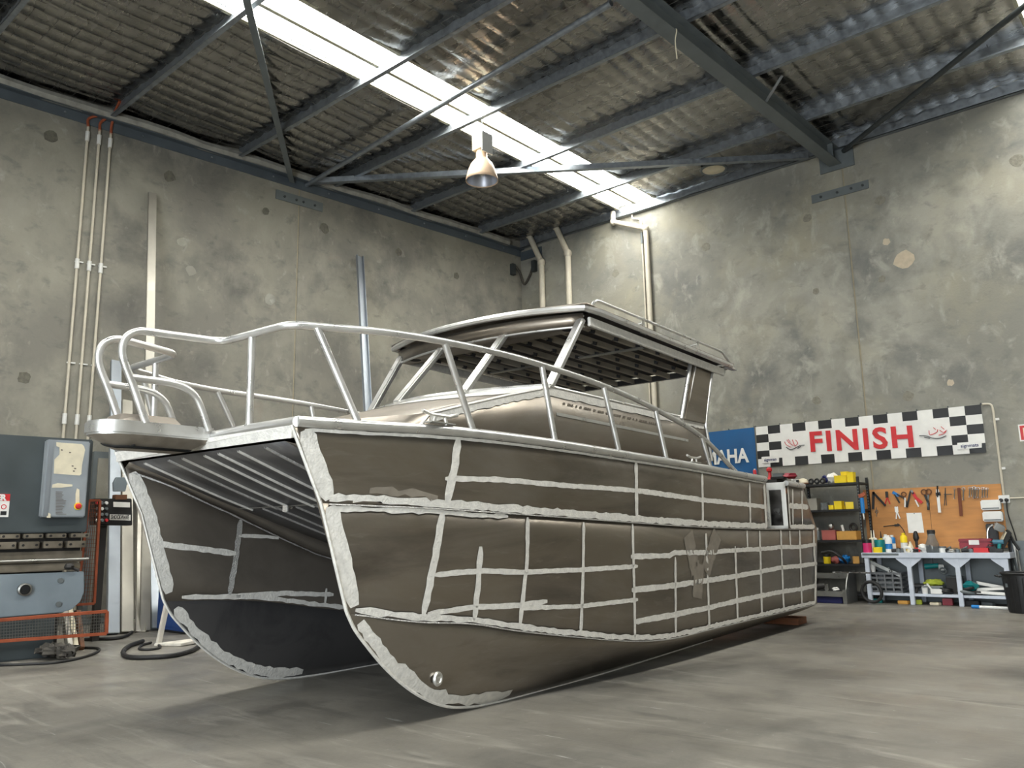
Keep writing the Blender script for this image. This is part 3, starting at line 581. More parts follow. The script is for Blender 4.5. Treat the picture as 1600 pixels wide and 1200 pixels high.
# cabin
def sill(x): return 5.13+.30*(abs(x)/1.1)**1.6
for sg in (1, -1):
    top = [(3.93, 1.02, 1.86), (4.11, 1.02, 2.04), (4.43, 1.05, 2.13), (4.9, 1.09, 2.255), (5.43, 1.12, 2.385), (6.4, 1.12, 2.378), (7.8, 1.12, 2.368), (8.36, 1.12, 2.36), (8.44, 1.12, 2.18), (8.52, 1.12, 1.84)]
    rows = [[Vector((sg*(x+.03*(z-1.8 > .0)*0), y, 1.80)), Vector((sg*x, y, (1.80+z)/2)), Vector((sg*x, y, z))] for y, x, z in top]
    cs = MB().grid(rows).build('cabin_side', M['alu'], boat, world=False, solid=.0001, fixn=False, smooth=8)
    for zz, pts in ((.06, top[4:8]), (.055, top[1:5])):
        q = random.Random(5); S = smoothc([Vector((sg*(x+.004), y, z)) for y, x, z in pts], 12)
        if zz == .06: S = [p for p in S if p.y > 5.40]
        g = [[p+Vector((0, 0, .002)), p-Vector((0, 0, zz*.5)), p-Vector((0, 0, zz*(1+.25*q.random())))] for p in S]
        MB().grid(g).build('polished_band', M['buffed'], cs, world=False, fixn=False)
    if sg > 0:
        g = [[Vector((1.1245, y, 2.185-(y-5.5)*.0155)), Vector((1.1245, y, 2.158-(y-5.5)*.0155))] for y in np.linspace(5.52, 7.95, 14)]
        MB().grid(g).build('polished_band', M['tube'], cs, world=False, fixn=False)
        mk = MB(); q = random.Random(11); y = 5.62
        while y < 7.4:
            l = q.uniform(.015, .05); z = 2.262-(y-5.5)*.0155; mk.add([(1.1242, y, z), (1.1242, y+l, z), (1.1242, y+l, z+.02), (1.1242, y, z+.02)], [(0, 1, 2, 3)]); y += l+q.choice((.008, .008, .04))
        tag(mk.build('mill_stamp', M['print'], cs, world=False, smooth=0, fixn=False), kind='stuff')
    MB().tube([(sg*1.115, y, z+.008) for y, x, z in top[4:8]], .016, 8).build('sill_tube', M['tube'], boat, world=False)
    # corner weld between side and front of the cuddy
    MB().tube([(sg*x, y, z) for y, x, z in top[:5]], .012, 6).build('seam_strip', M['buffed'], boat, world=False)
xs = np.linspace(-1, 1, 15)
rows = [[Vector((x*1.02, 3.90-.22*(1-x*x), 1.85)) for x in xs], [Vector((x*1.02, 4.11-.24*(1-x*x), 2.04)) for x in xs], [Vector((x*1.05, 4.43-.22*(1-x*x), 2.135)) for x in xs], [Vector((x*1.12, sill(x*1.12), 2.385)) for x in xs]]
ct = MB().grid(rows).build('cuddy_top', M['alu'], boat, world=False, solid=.0001, fixn=False, smooth=25)
q = random.Random(3); g = []
for x in np.linspace(-1, 1, 40):
    a = Vector((x*1.12, sill(x*1.12)-.004, 2.388)); b = Vector((x*1.05, 4.43-.22*(1-x*x), 2.139)); g.append([a, a.lerp(b, .16), a.lerp(b, .34+.05*q.random())])
MB().grid(g).build('polished_band', M['buffed'], ct, world=False, fixn=False)
MB().tube([(x*1.12, sill(x*1.12)+.01, 2.40) for x in np.linspace(-1, 1, 21)], .022, 8).build('sill_tube', M['tube'], boat, world=False)
# windscreen and rear pillars
for sg in (1, -1):
    MB().beam((sg*1.10, 5.455, 2.39), (sg*1.135, 5.93, 3.06), .055, .085, (sg, 0, 0)).build('window_pillar', M['tube'], boat, world=False, bevel=.012)
    MB().beam((sg*.41, 5.16, 2.39), (sg*.39, 5.80, 3.05), .055, .085, (1, 0, 0)).build('window_pillar', M['tube'], boat, world=False, bevel=.012)
    rp = MB().prism([(sg*1.11, 7.86, 2.35), (sg*1.11, 8.36, 2.35), (sg*1.11, 8.60, 2.99), (sg*1.11, 8.66, 3.06), (sg*1.11, 8.19, 3.07)], (sg*.035, 0, 0)).build('rear_pillar', M['alu'], boat, world=False, bevel=.006)
    MB().tube([(sg*1.125, 7.81, 2.35), (sg*1.125, 8.14, 3.06)], .024, 8).build('pillar_tube', M['tube'], rp, world=False)
    MB().tube([(sg*1.13, 7.90, 2.37), (sg*1.15, 8.22, 3.04), (sg*1.15, 8.55, 3.04)], .01, 6).build('pillar_edge', M['tube'], rp, world=False)
    MB().tube(fillet([(sg*1.13, 8.50, 1.95), (sg*1.13, 8.385, 2.36), (sg*1.14, 8.63, 2.985), (sg*1.14, 8.97, 3.02)], .06), .018, 8).build('pillar_tube', M['tube'], rp, world=False)
# hardtop
def rz(y): return 3.145-.021*(y-5.7)
def rfront(x): return 5.63+.26*(abs(x)/1.24)**2.2
def ro(x, ins): return rfront(x)+ins
XS = np.linspace(-1, 1, 21)
edge = [Vector((x*1.20, rfront(x*1.2), rz(5.7)+.015*(1-x*x))) for x in XS]
loop = [Vector((-1.24, 8.95, rz(8.95)))]+[Vector((-1.24, y, rz(y))) for y in (8, 7, 6.08)]+edge+[Vector((1.24, y, rz(y))) for y in (6.08, 7, 8)]+[Vector((1.24, 8.95, rz(8.95)))]
top = []
for i, y in enumerate(np.linspace(0, 1, 12)):
    top.append([Vector((x*1.235, (rfront(x*1.2)+.0)*(1-y)+9.05*y, rz(rfront(x)*(1-y)+9.05*y)+.03+.05*(1-x*x)*min(1, y*6))) for x in XS])
ht = MB().grid(top).build('hardtop', M['alu'], boat, world=False, solid=-.012, fixn=False)
MB().tube(loop, .03, 8).build('roof_edge', M['tube'], ht, world=False)
MB().tube([(-1.24, 8.95, rz(8.95)), (-1.0, 9.10, rz(9.1)), (1.0, 9.10, rz(9.1)), (1.24, 8.95, rz(8.95))], .028, 8).build('roof_edge', M['tube'], ht, world=False)
for sg in (1, -1):
    MB().prism([(sg*1.24, 8.9, rz(8.9)+.03), (sg*1.24, 9.13, 3.052), (sg*1.24, 8.9, rz(8.9)-.03)], (-sg*.06, 0, 0)).build('roof_tip', M['tube'], ht, world=False)
fr = [[Vector((x*1.16, ro(x*1.16, .07), 3.115)), Vector((x*1.16, ro(x*1.16, .09), 3.0))] for x in XS]
MB().grid(fr).build('front_beam', M['alu'], ht, world=False, solid=-.02, fixn=False)
MB().tube([Vector((x*1.16, ro(x*1.16, .085), 2.998)) for x in XS], .016, 8).build('beam_flange', M['tube'], ht, world=False)
MB().tube([Vector((x*1.17, ro(x*1.17, .065), 3.085)) for x in XS], .006, 5).build('weld_bead', M['weld'], ht, world=False)
for sg in (1, -1):
    MB().beam((sg*1.18, 5.98, 3.045), (sg*1.18, 8.85, 2.995), .03, .085).build('side_beam', M['buffed'], ht, world=False, bevel=.006)
MB().beam((-1.17, 8.84, 3.035), (1.17, 8.84, 3.035), .03, .06).build('rear_beam', M['dark'], ht, world=False)
# front soffit with lamp holes
sp = [[Vector((x*1.16, ro(x*1.16, .1), 3.0)), Vector((x*1.16, 6.06, 3.003))] for x in XS]
sf = MB().grid(sp).build('soffit', M['alu_in'], ht, world=False, fixn=False, solid=-.004)
for x in (.98, -.95): MB().lathe([(.06, 0), (.06, .004)], (x, 5.955 if abs(x) > .96 else 5.945, 2.994), n=20).build('lamp_hole', M['hole'], sf, world=False)
g = [[Vector((x*1.17, y, rz(y)+.005)) for x in (-1, -.5, 0, .5, 1)] for y in (6.06, 7, 8, 8.84)]
MB().grid(g).build('roof_lining', M['dark'], ht, world=False, fixn=False)
for i, x in enumerate(np.linspace(-.98, .98, 9)):
    rb_ = MB().beam((x, 6.06, 3.075), (x, 8.83, 3.035), .035, .055).build('roof_rib', M['ribm'], ht, world=False)
    for y in np.arange(6.3, 8.8, .42):
        MB().beam((x, y, 3.05), (x+.06, y, 3.03), .012, .035).build('clip', M['black'], rb_, world=False)
for x0, x1 in ((.32, 1.08), (-.9, -.24)): MB().beam((x0, 7.13, 3.02), (x1, 7.16, 3.02), .07, .012).build('cross_bar', M['stainless'], ht, world=False)
for sg in (1, -1):
    MB().tube(fillet([(sg*1.2, 5.98, 3.13), (sg*1.2, 6.06, 3.262), (sg*1.2, 6.9, 3.252), (sg*1.2, 8.8, 3.232), (sg*1.2, 9.08, 3.09)], .07), .014, 8).build('roof_rail', M['tube'], ht, world=False)
    for y in (6.93, 8.15):
        MB().prism([(sg*1.2, y-.05, 3.1), (sg*1.2, y+.07, 3.1), (sg*1.2, y+.03, 3.245), (sg*1.2, y-.0, 3.245)], (-sg*.006, 0, 0)).build('rail_foot', M['tube'], ht, world=False)
        MB().beam((sg*1.2, y-.02, 3.2), (sg*1.05, y-.1, 3.17), .03, .006).build('rail_foot', M['tube'], ht, world=False)
# timber block under the stern
def bw(x, y, z): p = Vector((x, y, z)); return boat.location + bxv*p.x + Vector((math.sin(BAN), math.cos(BAN), 0))*p.y + Vector((0, 0, p.z))
for sg in (1, -1):
    a, b = bw(sg*.72, 10.66, .042), bw(sg*1.24, 10.66, .042)
    solo(MB().beam(a, b, .3, .084), 'timber_block', M['timber'], 'brown timber block under the stern of the %s hull' % ('starboard' if sg > 0 else 'port'), 'timber', 'timber blocks under the stern', bevel=.004)

# ------------------------------------------------------------------ side-wall services
def lsz(px, py, off):
    p = LPX(px, py, off)-LC; return p.dot(TL), p.z
for i, (t, b) in enumerate((((138,196),(101.5,690)),((156,203),(121,690)),((173.3,208),(139,690)))):
    st = lsz(*t, .03)[0]; lab = ['pale electrical conduit on the side wall, farthest from the corner', 'pale electrical conduit on the side wall, middle one of three', 'pale electrical conduit on the side wall, closest to the tall aluminium lengths'][i]
    e = thing('conduit', lab, 'conduit', LW(st, .03, .2), 'conduits on the side wall')
    MB().tube([LW(st, .03, .2), LW(st, .03, 7.80)], .021, 8).build('pipe', M['pipe_cream'], e)
    for z in (7.55, 5.4, 2.95): MB().cyl(LW(st, .03, z), LW(st, .03, z+.16), .033, 8).build('coupling', M['white'], e)
    for z in (5.52, 3.9): MB().beam(LW(st-.03, .012, z), LW(st+.09, .012, z), .02, .03, NL).build('saddle', M['white'], e)
    a = LPX(*t, .03); c = LPX((181, 179, 178)[i], 178, .1)
    MB().tube(smoothc([a+Vector((0, 0, -.03)), a+Vector((0, 0, .12)), a.lerp(c, .5)+Vector((0, 0, .08)), c, c+NL*.25+Vector((0, 0, .12))], 5), .022, 6).build('orange_cable', M['orange'], e)['label'] = 'orange power cable'
# corner junction: black cable loop and brackets
e = thing('corner_cable', 'dark cable loop with two small brackets high in the wall corner', 'cable', RP(812, 425, .02))
MB().tube(smoothc([LW(-.25, .05, 7.55), LW(-.12, .07, 7.4), Vector((-12.1, 14.5, 7.1)), Vector((-11.95, 14.55, 7.3)), Vector((-11.85, 14.56, 7.55))], 6), .03, 7).build('cable_loop', M['ragm'], e)
for P in (LW(-.32, .03, 7.45), Vector((-11.82, 14.56, 7.5))): MB().box(P, (.12, .12, .28)).build('bracket', M['steel_dark'], e, bevel=.01)
# back-wall pipes
def pipe(pts, r, label, name='drain_pipe', grp=None):
    e = thing(name, label, 'pipe', pts[-1], grp); MB().tube(fillet(pts, .09, 4), r, 12).build('pipe', M['pipe_cream'], e)
    for p in pts[1:-1]: MB().blob(p, (r*1.35, r*1.35, r*1.5), 1, 0, 12, 8).build('elbow', M['pipe_cream'], e)
    return e
for i, (q, w_) in enumerate((([(826,366),(846,410),(852,600)], 'closest to the wall corner'), ([(868,353),(887,396),(892,600)], 'second from the wall corner'))):
    P = [RP(*p, .12) for p in q]; P[2] = Vector((P[1].x, P[1].y, .3)); pipe([P[0]+Vector((-.1, -.3, .12)), P[0], P[1], P[2]], .07, 'thick cream drain pipe dropping from the roof, '+w_, grp='cream drain pipes')
P = [RP(957, 318, .1), RP(958, 347, .1), RP(1009, 357, .1)]; P.append(Vector((P[2].x, P[2].y, .3))); P[0].z = 8.2
pipe(P, .055, 'cream pipe with a sideways step beneath the roof light end')
q = RP(1002, 352, .04); e = thing('thin_conduit', 'thin pale conduit beside the stepped cream pipe', 'conduit', (q.x, q.y, .3))
MB().tube(smoothc([(q.x-.22, q.y, 8.02), (q.x-.2, q.y, 7.93), (q.x-.03, q.y, 7.86), (q.x, q.y, 7.7)], 4)+[Vector((q.x, q.y, .3))], .018, 7).build('pipe', M['pipe_cream'], e)
MB().cyl((q.x, q.y, 7.3), (q.x, q.y, 7.55), .03, 8).build('coupling', M['steel_grey'], e)
# high bay lamp
lp = Vector((-8.62, 9.3, 6.95)); e = thing('high_bay_lamp', 'cream bell-shaped high bay lamp hanging below the roof light', 'lamp', lp)
MB().lathe([(.272, 0), (.262, .06), (.235, .17), (.18, .30), (.12, .37), (.095, .40), (.09, .53)], lp, n=28, cap=False).build('lamp_shade', M['lamp_shade'], e, solid=.006)
MB().lathe([(.255, .012), (.24, .08), (.21, .17), (.15, .29), (.02, .33)], lp, n=24, cap=False).build('reflector', M['lamp_in'], e, fixn=False)
MB().lathe([(.03, .1), (.06, .16), (.05, .27), (.02, .31)], lp, n=12).build('bulb', M['white'], e)
MB().box(lp+Vector((0, 0, .68)), (.24, .22, .3)).build('ballast_box', M['cream'], e, bevel=.01)
MB().box(lp+Vector((.125, 0, .64)), (.02, .26, .36)).build('mounting_plate', M['white'], e, bevel=.004)
MB().tube([lp+Vector((0, 0, .83)), lp+Vector((.03, 0, .95)), lp+Vector((0, 0, 1.1))], .01, 6).build('hook', M['steel_grey'], e)
# roof vent disc
v = Vector((-6.75, 13.97, 8.15)); e = thing('roof_vent', 'round metal roof vent in the foil ceiling above the back wall', 'vent', v)
MB().ring(v, .24, .028, (0, 0, 1), 24, 6).build('rim', M['steel_grey'], e); MB().lathe([(.235, -.005), (.16, -.03), (.05, -.045), (.001, -.05)], v, n=24).build('diffuser', M['cream'], e)
# hanging string at the rafter
p = PX(1085, 38, 2, 7.72); p = e0+rd*((p.y-e0.y)/rd.y)+rn*.225+Vector((0, 0, .005)); solo(MB().tube(smoothc([p+Vector((-.06, 0, .016)), p, p+Vector((-.03, 0, -.15)), p+Vector((-.02, 0, -.42))], 4), .008, 5), 'hanging_string', M['cream'], 'frayed pale string hanging over the edge of the steel rafter', 'string')

# ------------------------------------------------------------------ leaning aluminium lengths
def bar(top, boff, bot_px, wdt, dep, mname, label, kind='channel', grp='aluminium lengths leaning on the side wall'):
    T = LPX(*top, .12); B = FP(*bot_px); d = (T-B).normalized(); B = B+Vector((0, 0, .01)); e = thing('aluminium_length', label, 'metal bar', B, grp)
    if kind == 'channel':
        MB().beam(B, T, wdt, .006, d.cross(TL)).build('web', M[mname], e)
        for s_ in (-1, 1): MB().beam(B+TL*s_*(wdt/2-.004)+NL*dep/2, T+TL*s_*(wdt/2-.004)+NL*dep/2, .008, dep, d.cross(TL)).build('flange', M[mname], e)
    else: MB().beam(B, T, wdt, dep, d.cross(TL)).build('bar', M[mname], e, bevel=.006)
bar((238, 302), 0, (226, 987), .13, .05, 'lightalu2', 'tallest pale aluminium length leaning between the conduits and the bow rail', 'box')
bar((561, 400), 0, (590, 960), .15, .06, 'lightalu', 'tall aluminium channel leaning on the wall behind the bow, right of the panel joint'.replace(', right of', ' just past'))
bar((181, 565), 0, (176, 992), .15, .08, 'lightalu', 'short bluish aluminium length beside the control box, nearest the press brake', 'box')
bar((198, 627), 0, (198, 990), .15, .08, 'lightalu2', 'shortest warm grey aluminium length behind the bow platform', 'box')
bar((222, 690), 0, (219, 988), .14, .05, 'lightalu2', 'grey aluminium channel third from the press brake, partly behind the hull')
bar((236, 720), 0, (246, 985), .16, .08, 'lightalu', 'bluish aluminium length standing closest to the blue cabinet', 'box')

# ------------------------------------------------------------------ press brake
OF = 3.65; e = thing('press_brake', 'old grey press brake with dark ram and control cabinet, by the side wall', 'machine', LW(-11.4, 3.3, 0))
def S(px, py, o=OF): return lsz(px, py, o)
s_r = S(141, 760)[0]; zt = S(60, 682)[1]; zb = S(100, 832)[1]
lwall_box(-14, s_r, zb, zt, 3.05, OF).build('ram', M['slate'], e, bevel=.012)
lwall_box(-13.9, s_r-.12, .0, zb+.2, 3.1, 3.3).build('back_frame', M['dark'], e)
# tooling rows
for r_, (y0, y1, o) in enumerate(((834, 841, 0), (846, 857, .03))):
    z1 = S(60, y0)[1]; z0 = S(60, y1)[1]
    for k in range(8):
        sa = S(138-r_*6-36*k, 845)[0]; c_ = lwall_box(sa-.185, sa, z0, z1, 3.55, OF+.03+o).build('tool_clamp', M['oily'], e, bevel=.006)
        for t in (.03, .155): MB().cyl(LW(sa-t, OF+.03+o, (z0+z1)/2), LW(sa-t, OF+.042+o, (z0+z1)/2), .013, 8).build('screw', M['dark'], c_)
z0 = S(60, 862)[1]; lwall_box(-13.8, s_r-.03, z0, zb, 3.4, 3.57).build('tool_holder', M['dark'], e)
z1 = z0; z0 = S(60, 880)[1]; lwall_box(-13.8, s_r-.02, z0, z1, 3.35, 3.62).build('die_rail', M['oily'], e, bevel=.008)
z1 = S(60, 873)[1]; z0 = S(60, 878)[1]; MB().tube([LW(-13.8, 3.7, (z0+z1)/2), LW(s_r+.02, 3.7, (z0+z1)/2)], .016, 8).build('gauge_rod', M['stainless'], e)
z1 = S(60, 881)[1]; z0 = S(60, 893)[1]; lwall_box(-13.8, s_r-.04, z0, z1, 3.3, 3.66).build('die_bed', M['oily'], e, bevel=.01)
g_ = LPX(108, 885, 3.72); MB().blob(g_, (.05, .05, .035), 3, .1).build('clamp_knob', M['dark'], e); MB().cyl(g_, g_+TL*.1+Vector((0, 0, -.05)), .016, 8).build('clamp_handle', M['dark'], e)
P = [(-13.8, S(60, 893)[1]), (S(131, 893)[0], S(131, 893)[1]), (S(131, 925)[0], S(131, 925)[1]), (S(125, 940)[0], S(125, 940)[1]), (S(112, 952)[0], S(112, 952)[1]), (S(96, 957)[0], S(96, 957)[1]), (-13.8, S(96, 957)[1]-.03)]
bp = MB().prism([LW(s, 3.5, z) for s, z in P], NL*.16).build('bed_plate', M['greyblue'], e, bevel=.006)
for px, py in ((94, 907), (91, 944)):
    c = LPX(px, py, 3.66); MB().cyl(c, c+NL*.02, .028, 10).build('bolt', M['steel_grey'], bp)
c = LPX(37, 921, 3.66); MB().lathe([(.065, 0), (.065, .05), (.05, .06), (.045, .02)], c, NL, 20).build('spindle_boss', M['stainless'], bp); MB().cyl(c+NL*.02, c+NL*.052, .044, 16).build('spindle_bore', M['hole'], bp)
lwall_box(-13.8, S(84, 1000, 3.6)[0], 0, S(60, 957)[1], 3.2, 3.6).build('lower_frame', M['greyblue'] if False else M['slate'], e, bevel=.01)
# control cabinet on the ram
a = S(72, 686, 3.78); b = S(133, 808, 3.78)
cc = lwall_box(a[0]+.02, b[0], b[1], a[1], OF, 3.78).build('control_cabinet', M['cab_grey'], e, bevel=.012)
lwall_box(a[0]+.03, a[0]+.08, b[1]+.01, a[1]-.01, 3.78, 3.787).build('cabinet_edge', M['lightalu'], cc, bevel=.003)
def dec(pp, o, m_, nm, par, th=.003): return MB().prism([LPX(*p, o) for p in pp], NL*th).build(nm, m_, par, smooth=0)
dec([(88,691),(128,694),(131,697),(133,703),(128,727),(127,741),(124,743),(84,740),(85,718),(93,710),(93,699),(88,697)], 3.782, M['cream'], 'paper_label', cc)
dec([(82,757),(90,755),(113,757),(113,760),(96,762),(81,762)], 3.782, M['cream'], 'torn_label', cc)
dec([(120,763),(124,765),(124,786),(118,788),(118,772)], 3.782, M['cream'], 'torn_label', cc)
dec([(73,800),(79,803),(79,809),(73,809)], 3.782, M['cream'], 'torn_label', cc)
c = LPX(122, 791, 3.79); MB().lathe([(.03, 0), (.03, .02), (.02, .035), (.001, .038)], c, NL, 16).build('stop_button', M['red'], cc); MB().lathe([(.04, -.004), (.04, .002)], c, NL, 16).build('button_collar', M['yellow'], cc)
mk = MB(); q = random.Random(4)
for k in range(16):
    y = 768+k*2.3; w_ = q.uniform(9, 17); mk.prism([LPX(87, y, 3.782), LPX(87+w_, y+.4, 3.782), LPX(87+w_, y+1.2, 3.782), LPX(87, y+.9, 3.782)], NL*.002)
for x, y in ((112, 727), (116, 731), (114, 735), (108, 706), (95, 702)): mk.prism([LPX(x, y, 3.786), LPX(x+3, y+.5, 3.786), LPX(x+3, y+2, 3.786), LPX(x, y+2, 3.786)], NL*.002)
tag(mk.build('small_print', M['print'], cc, smooth=0), kind='stuff')
# danger sign, mostly outside the picture
sa = S(16, 772)[0]; z1 = S(12, 772)[1]; z0 = S(12, 808)[1]
ds = lwall_box(sa-.40, sa, z0, z1, OF, OF+.004).build('danger_sign', M['paper'], e)
zr_ = z1-(z1-z0)*.30; lwall_box(sa-.40, sa, zr_, z1, OF+.004, OF+.006).build('red_header', M['red'], ds)
letter('lettering', 'DANGER', .085, M['white'], LW(sa-.2, OF+.007, (zr_+z1)/2-.004), TL, (0, 0, 1), ds, .004, .33)
for k in range(4): MB().ring(LW(sa-.05-.095*k, OF+.006, zr_-.06), .022, .004, NL, 14, 4).build('symbol_ring', M['red'], ds)
for k in range(4): lwall_box(sa-.075-.095*k, sa-.02-.095*k, z0+.02, z0+.06, OF+.004, OF+.006).build('symbol_block', M['black'], ds)
# mesh guards
def guard(name, label, corners, cells, fr, wr):
    A, B, Cc, Dd = corners; g = thing(name, label, 'guard', (A+B)/2*1.0)
    for p, q_ in ((A, B), (B, Cc), (Cc, Dd), (Dd, A)): MB().beam(p, q_, fr, fr*.8).build('frame_bar', M['orange'], g, bevel=.003)
    m = MB()
    for i in range(1, cells[0]): t = i/cells[0]; m.tube([A.lerp(B, t), Dd.lerp(Cc, t)], wr, 4, cap=False)
    for i in range(1, cells[1]): t = i/cells[1]; m.tube([A.lerp(Dd, t), B.lerp(Cc, t)], wr, 4, cap=False)
    tag(m.build('wire_mesh', M['rust'] if 'tall' in label else M['stainless'], g, smooth=0, fixn=False), kind='stuff')
guard('mesh_guard', 'low orange framed wire mesh guard across the press brake base', [LPX(-60, 1006, 3.95), LPX(166, 990, 3.95), LPX(167, 955, 3.95), LPX(-60, 974, 3.95)], (52, 7), .04, .0035)
guard('mesh_guard', 'tall narrow orange mesh guard beside the press brake tooling', [LPX(118, 945, 3.3), LPX(147, 943, 3.3), LPX(156, 782, 3.3), LPX(139, 782, 3.3)], (7, 26), .035, .003)
# control pendant
e = thing('control_box', 'black control box with knobs and a white name label, behind the press brake', 'control box', LPX(176, 822, 2.6))
B0 = [LPX(147, 820, 2.6), LPX(207, 821, 2.6), LPX(206, 779, 2.6), LPX(148, 779, 2.6)]
MB().prism(B0, -NL*.2).build('case', M['black'], e, bevel=.008)
pn = MB().prism([LPX(148, 818, 2.61), LPX(169, 818, 2.61), LPX(171, 781, 2.61), LPX(149, 781, 2.61)], NL*.006).build('switch_panel', M['dark'], e)
q = random.Random(9)
for i in range(3):
    for k in range(4):
        c = LPX(152+i*7, 786+k*9, 2.62); MB().lathe([(.022, 0), (.018, .025), (.001, .026)], c, NL, 10).build('knob', M['red'] if (i, k) in ((2, 3), (0, 0)) else (M['white'] if q.random() < .3 else M['steel_grey']), e)
MB().prism([LPX(177, 792, 2.61), LPX(203, 793, 2.61), LPX(203, 785, 2.61), LPX(177, 784, 2.61)], NL*.003).build('blank_label', M['paper'], e)
nl = MB().prism([LPX(171, 812.5, 2.61), LPX(204, 813.5, 2.61), LPX(204, 804.5, 2.61), LPX(171.5, 803.5, 2.61)], NL*.003).build('name_label', M['paper'], e)
c = (LPX(171, 812, 2.618)+LPX(204, 804.5, 2.618))/2; letter('lettering', 'SHOCKWAVE', .075, M['black'], c, LPX(203, 811.5, 2.62)-LPX(171, 811, 2.62), (0, 0, 1), e, .001, (LPX(201, 808, 2.62)-LPX(173, 808, 2.62)).length)
MB().beam(LPX(178, 777, 2.55), LPX(196, 777, 2.55), .12, .06).build('clamp', M['brown'], e)
MB().prism([LPX(176, 768, 2.5), LPX(194, 768, 2.5), LPX(197, 755, 2.5), LPX(193, 746, 2.5), LPX(180, 746, 2.5), LPX(175, 755, 2.5)], NL*.05).build('bracket_plate', M['greyblue'], e, bevel=.005)
s0, z0 = lsz(160, 821, 2.5); MB().beam(LW(lsz(160, 821, 2.5)[0], 2.5, 0), LPX(160, 821, 2.5), .08, .08).build('post', M['dark'], e)
# grey sheet-metal cabinet against the wall behind the press brake
a = lsz(147, 705, .3); b = lsz(190, 705, .3)
e = thing('wall_cabinet', 'grey metal cabinet with dark frame against the wall behind the press brake', 'cabinet', LW((a[0]+b[0])/2, .3, 0))
zc = a[1]; lwall_box(a[0], b[0]+.1, 0, zc, .09, .3).build('body', M['steel_grey'], e, bevel=.01); lwall_box(a[0]+.06, b[0]+.04, .1, zc-.1, .3, .312).build('door', M['concrete_side'], e, bevel=.006)
# blue cabinet, stand, hoses, rag, offcuts
p0 = FP(244, 986); e = thing('blue_cabinet', 'blue steel cabinet standing behind the port hull', 'cabinet', p0)
q0 = PX(244, 862, 1, p0.y); MB().span((p0.x, p0.y, .03), (p0.x+.75, p0.y+.5, q0.z)).build('body', M['bluecab'], e, bevel=.012); MB().span((p0.x+.02, p0.y+.02, 0), (p0.x+.73, p0.y+.48, .03)).build('plinth', M['black'], e)
MB().span((p0.x+.03, p0.y-.012, .08), (p0.x+.72, p0.y, q0.z-.04)).build('door', M['bluecab'], e, bevel=.004); MB().cyl((p0.x+.1, p0.y-.012, .6), (p0.x+.1, p0.y-.03, .6), .02, 10).build('handle', M['black'], e)
p1 = FP(247, 1009); p2 = FP(285, 1010); e = thing('support_stand', 'white angled steel stand with flat foot beside the port bow', 'stand', p1)
MB().beam(p1+Vector((0, 0, .0)), PX(262, 938, 1, p1.y+.05), .05, .05, (0, 1, 0)).build('post', M['whitewood'], e, bevel=.003)
MB().prism([p1+Vector((.02, -.06, .004)), p2+Vector((0, -.02, .004)), p2+Vector((-.06, .4, .02)), p1+Vector((.1, .4, .02))], (0, 0, .03)).build('foot', M['whitewood'], e, bevel=.004)
MB().prism([p1+Vector((.05, .42, .02)), p2+Vector((-.04, .42, .02)), p2+Vector((-.08, .45, .2)), p1+Vector((.12, .45, .2))], (0, .02, 0)).build('back_plate', M['whitewood'], e)
def hose(name, label, pix, r, cat='hose', lift=None):
    P = [FP(*p)+Vector((0, 0, r+(lift or {}).get(i, 0))) for i, p in enumerate(pix)]; return solo(MB().tube(smoothc(P, 6), r, 8), name, M['rubber'], label, cat)
hose('thick_hose', 'thick black hose curving on the floor in front of the white stand', [(313,1011),(300,1020),(270,1028),(230,1031),(200,1030),(192,1022),(203,1012),(223,1005)], .024)
hose('rubber_hose', 'black hose running from the press brake towards the aluminium lengths', [(118,1002),(150,1001),(180,1000),(197,996),(206,990)], .02)
hose('thin_hose', 'thin black hose loop lying between the thick hose and the stand', [(236,1006),(222,1010),(218,1016),(232,1017),(250,1014),(247,1009)], .014)
hose('floor_cable', 'black cable curving on the floor past the grey rag', [(-20,1042),(40,1040),(90,1037),(130,1029),(153,1020),(152,1015),(132,1014)], .014, 'cable')
m = MB(); q = random.Random(21); c = FP(82, 1030); 
for k in range(9): m.blob(c+Vector((q.uniform(-.16, .16), q.uniform(-.05, .12), .05+q.uniform(0, .05))), (q.uniform(.08, .13), q.uniform(.06, .1), q.uniform(.035, .07)), k, .45, 9, 6)
solo(m, 'crumpled_rag', M['ragm'], 'crumpled dark grey rag on the floor by the press brake', 'rag', smooth=25)
for i, (b, t, l) in enumerate((((110, 1022), (100, 958), 'weathered timber offcut behind the mesh guard, splintered'), ((118, 1018), (108, 953), 'pale timber offcut leaning behind the mesh guard'), ((127, 1016), (121, 958), 'dark timber offcut leaning behind the mesh guard'))):
    B = FP(*b); B.z = .0; T = PX(t[0], t[1], 1, B.y+.12); solo(MB().beam(B, T, .10, .05, (0, 1, 0)), 'timber_offcut', M[('whitewood', 'cream', 'brown')[i]], l, 'timber', 'offcuts behind the mesh guard', bevel=.004)

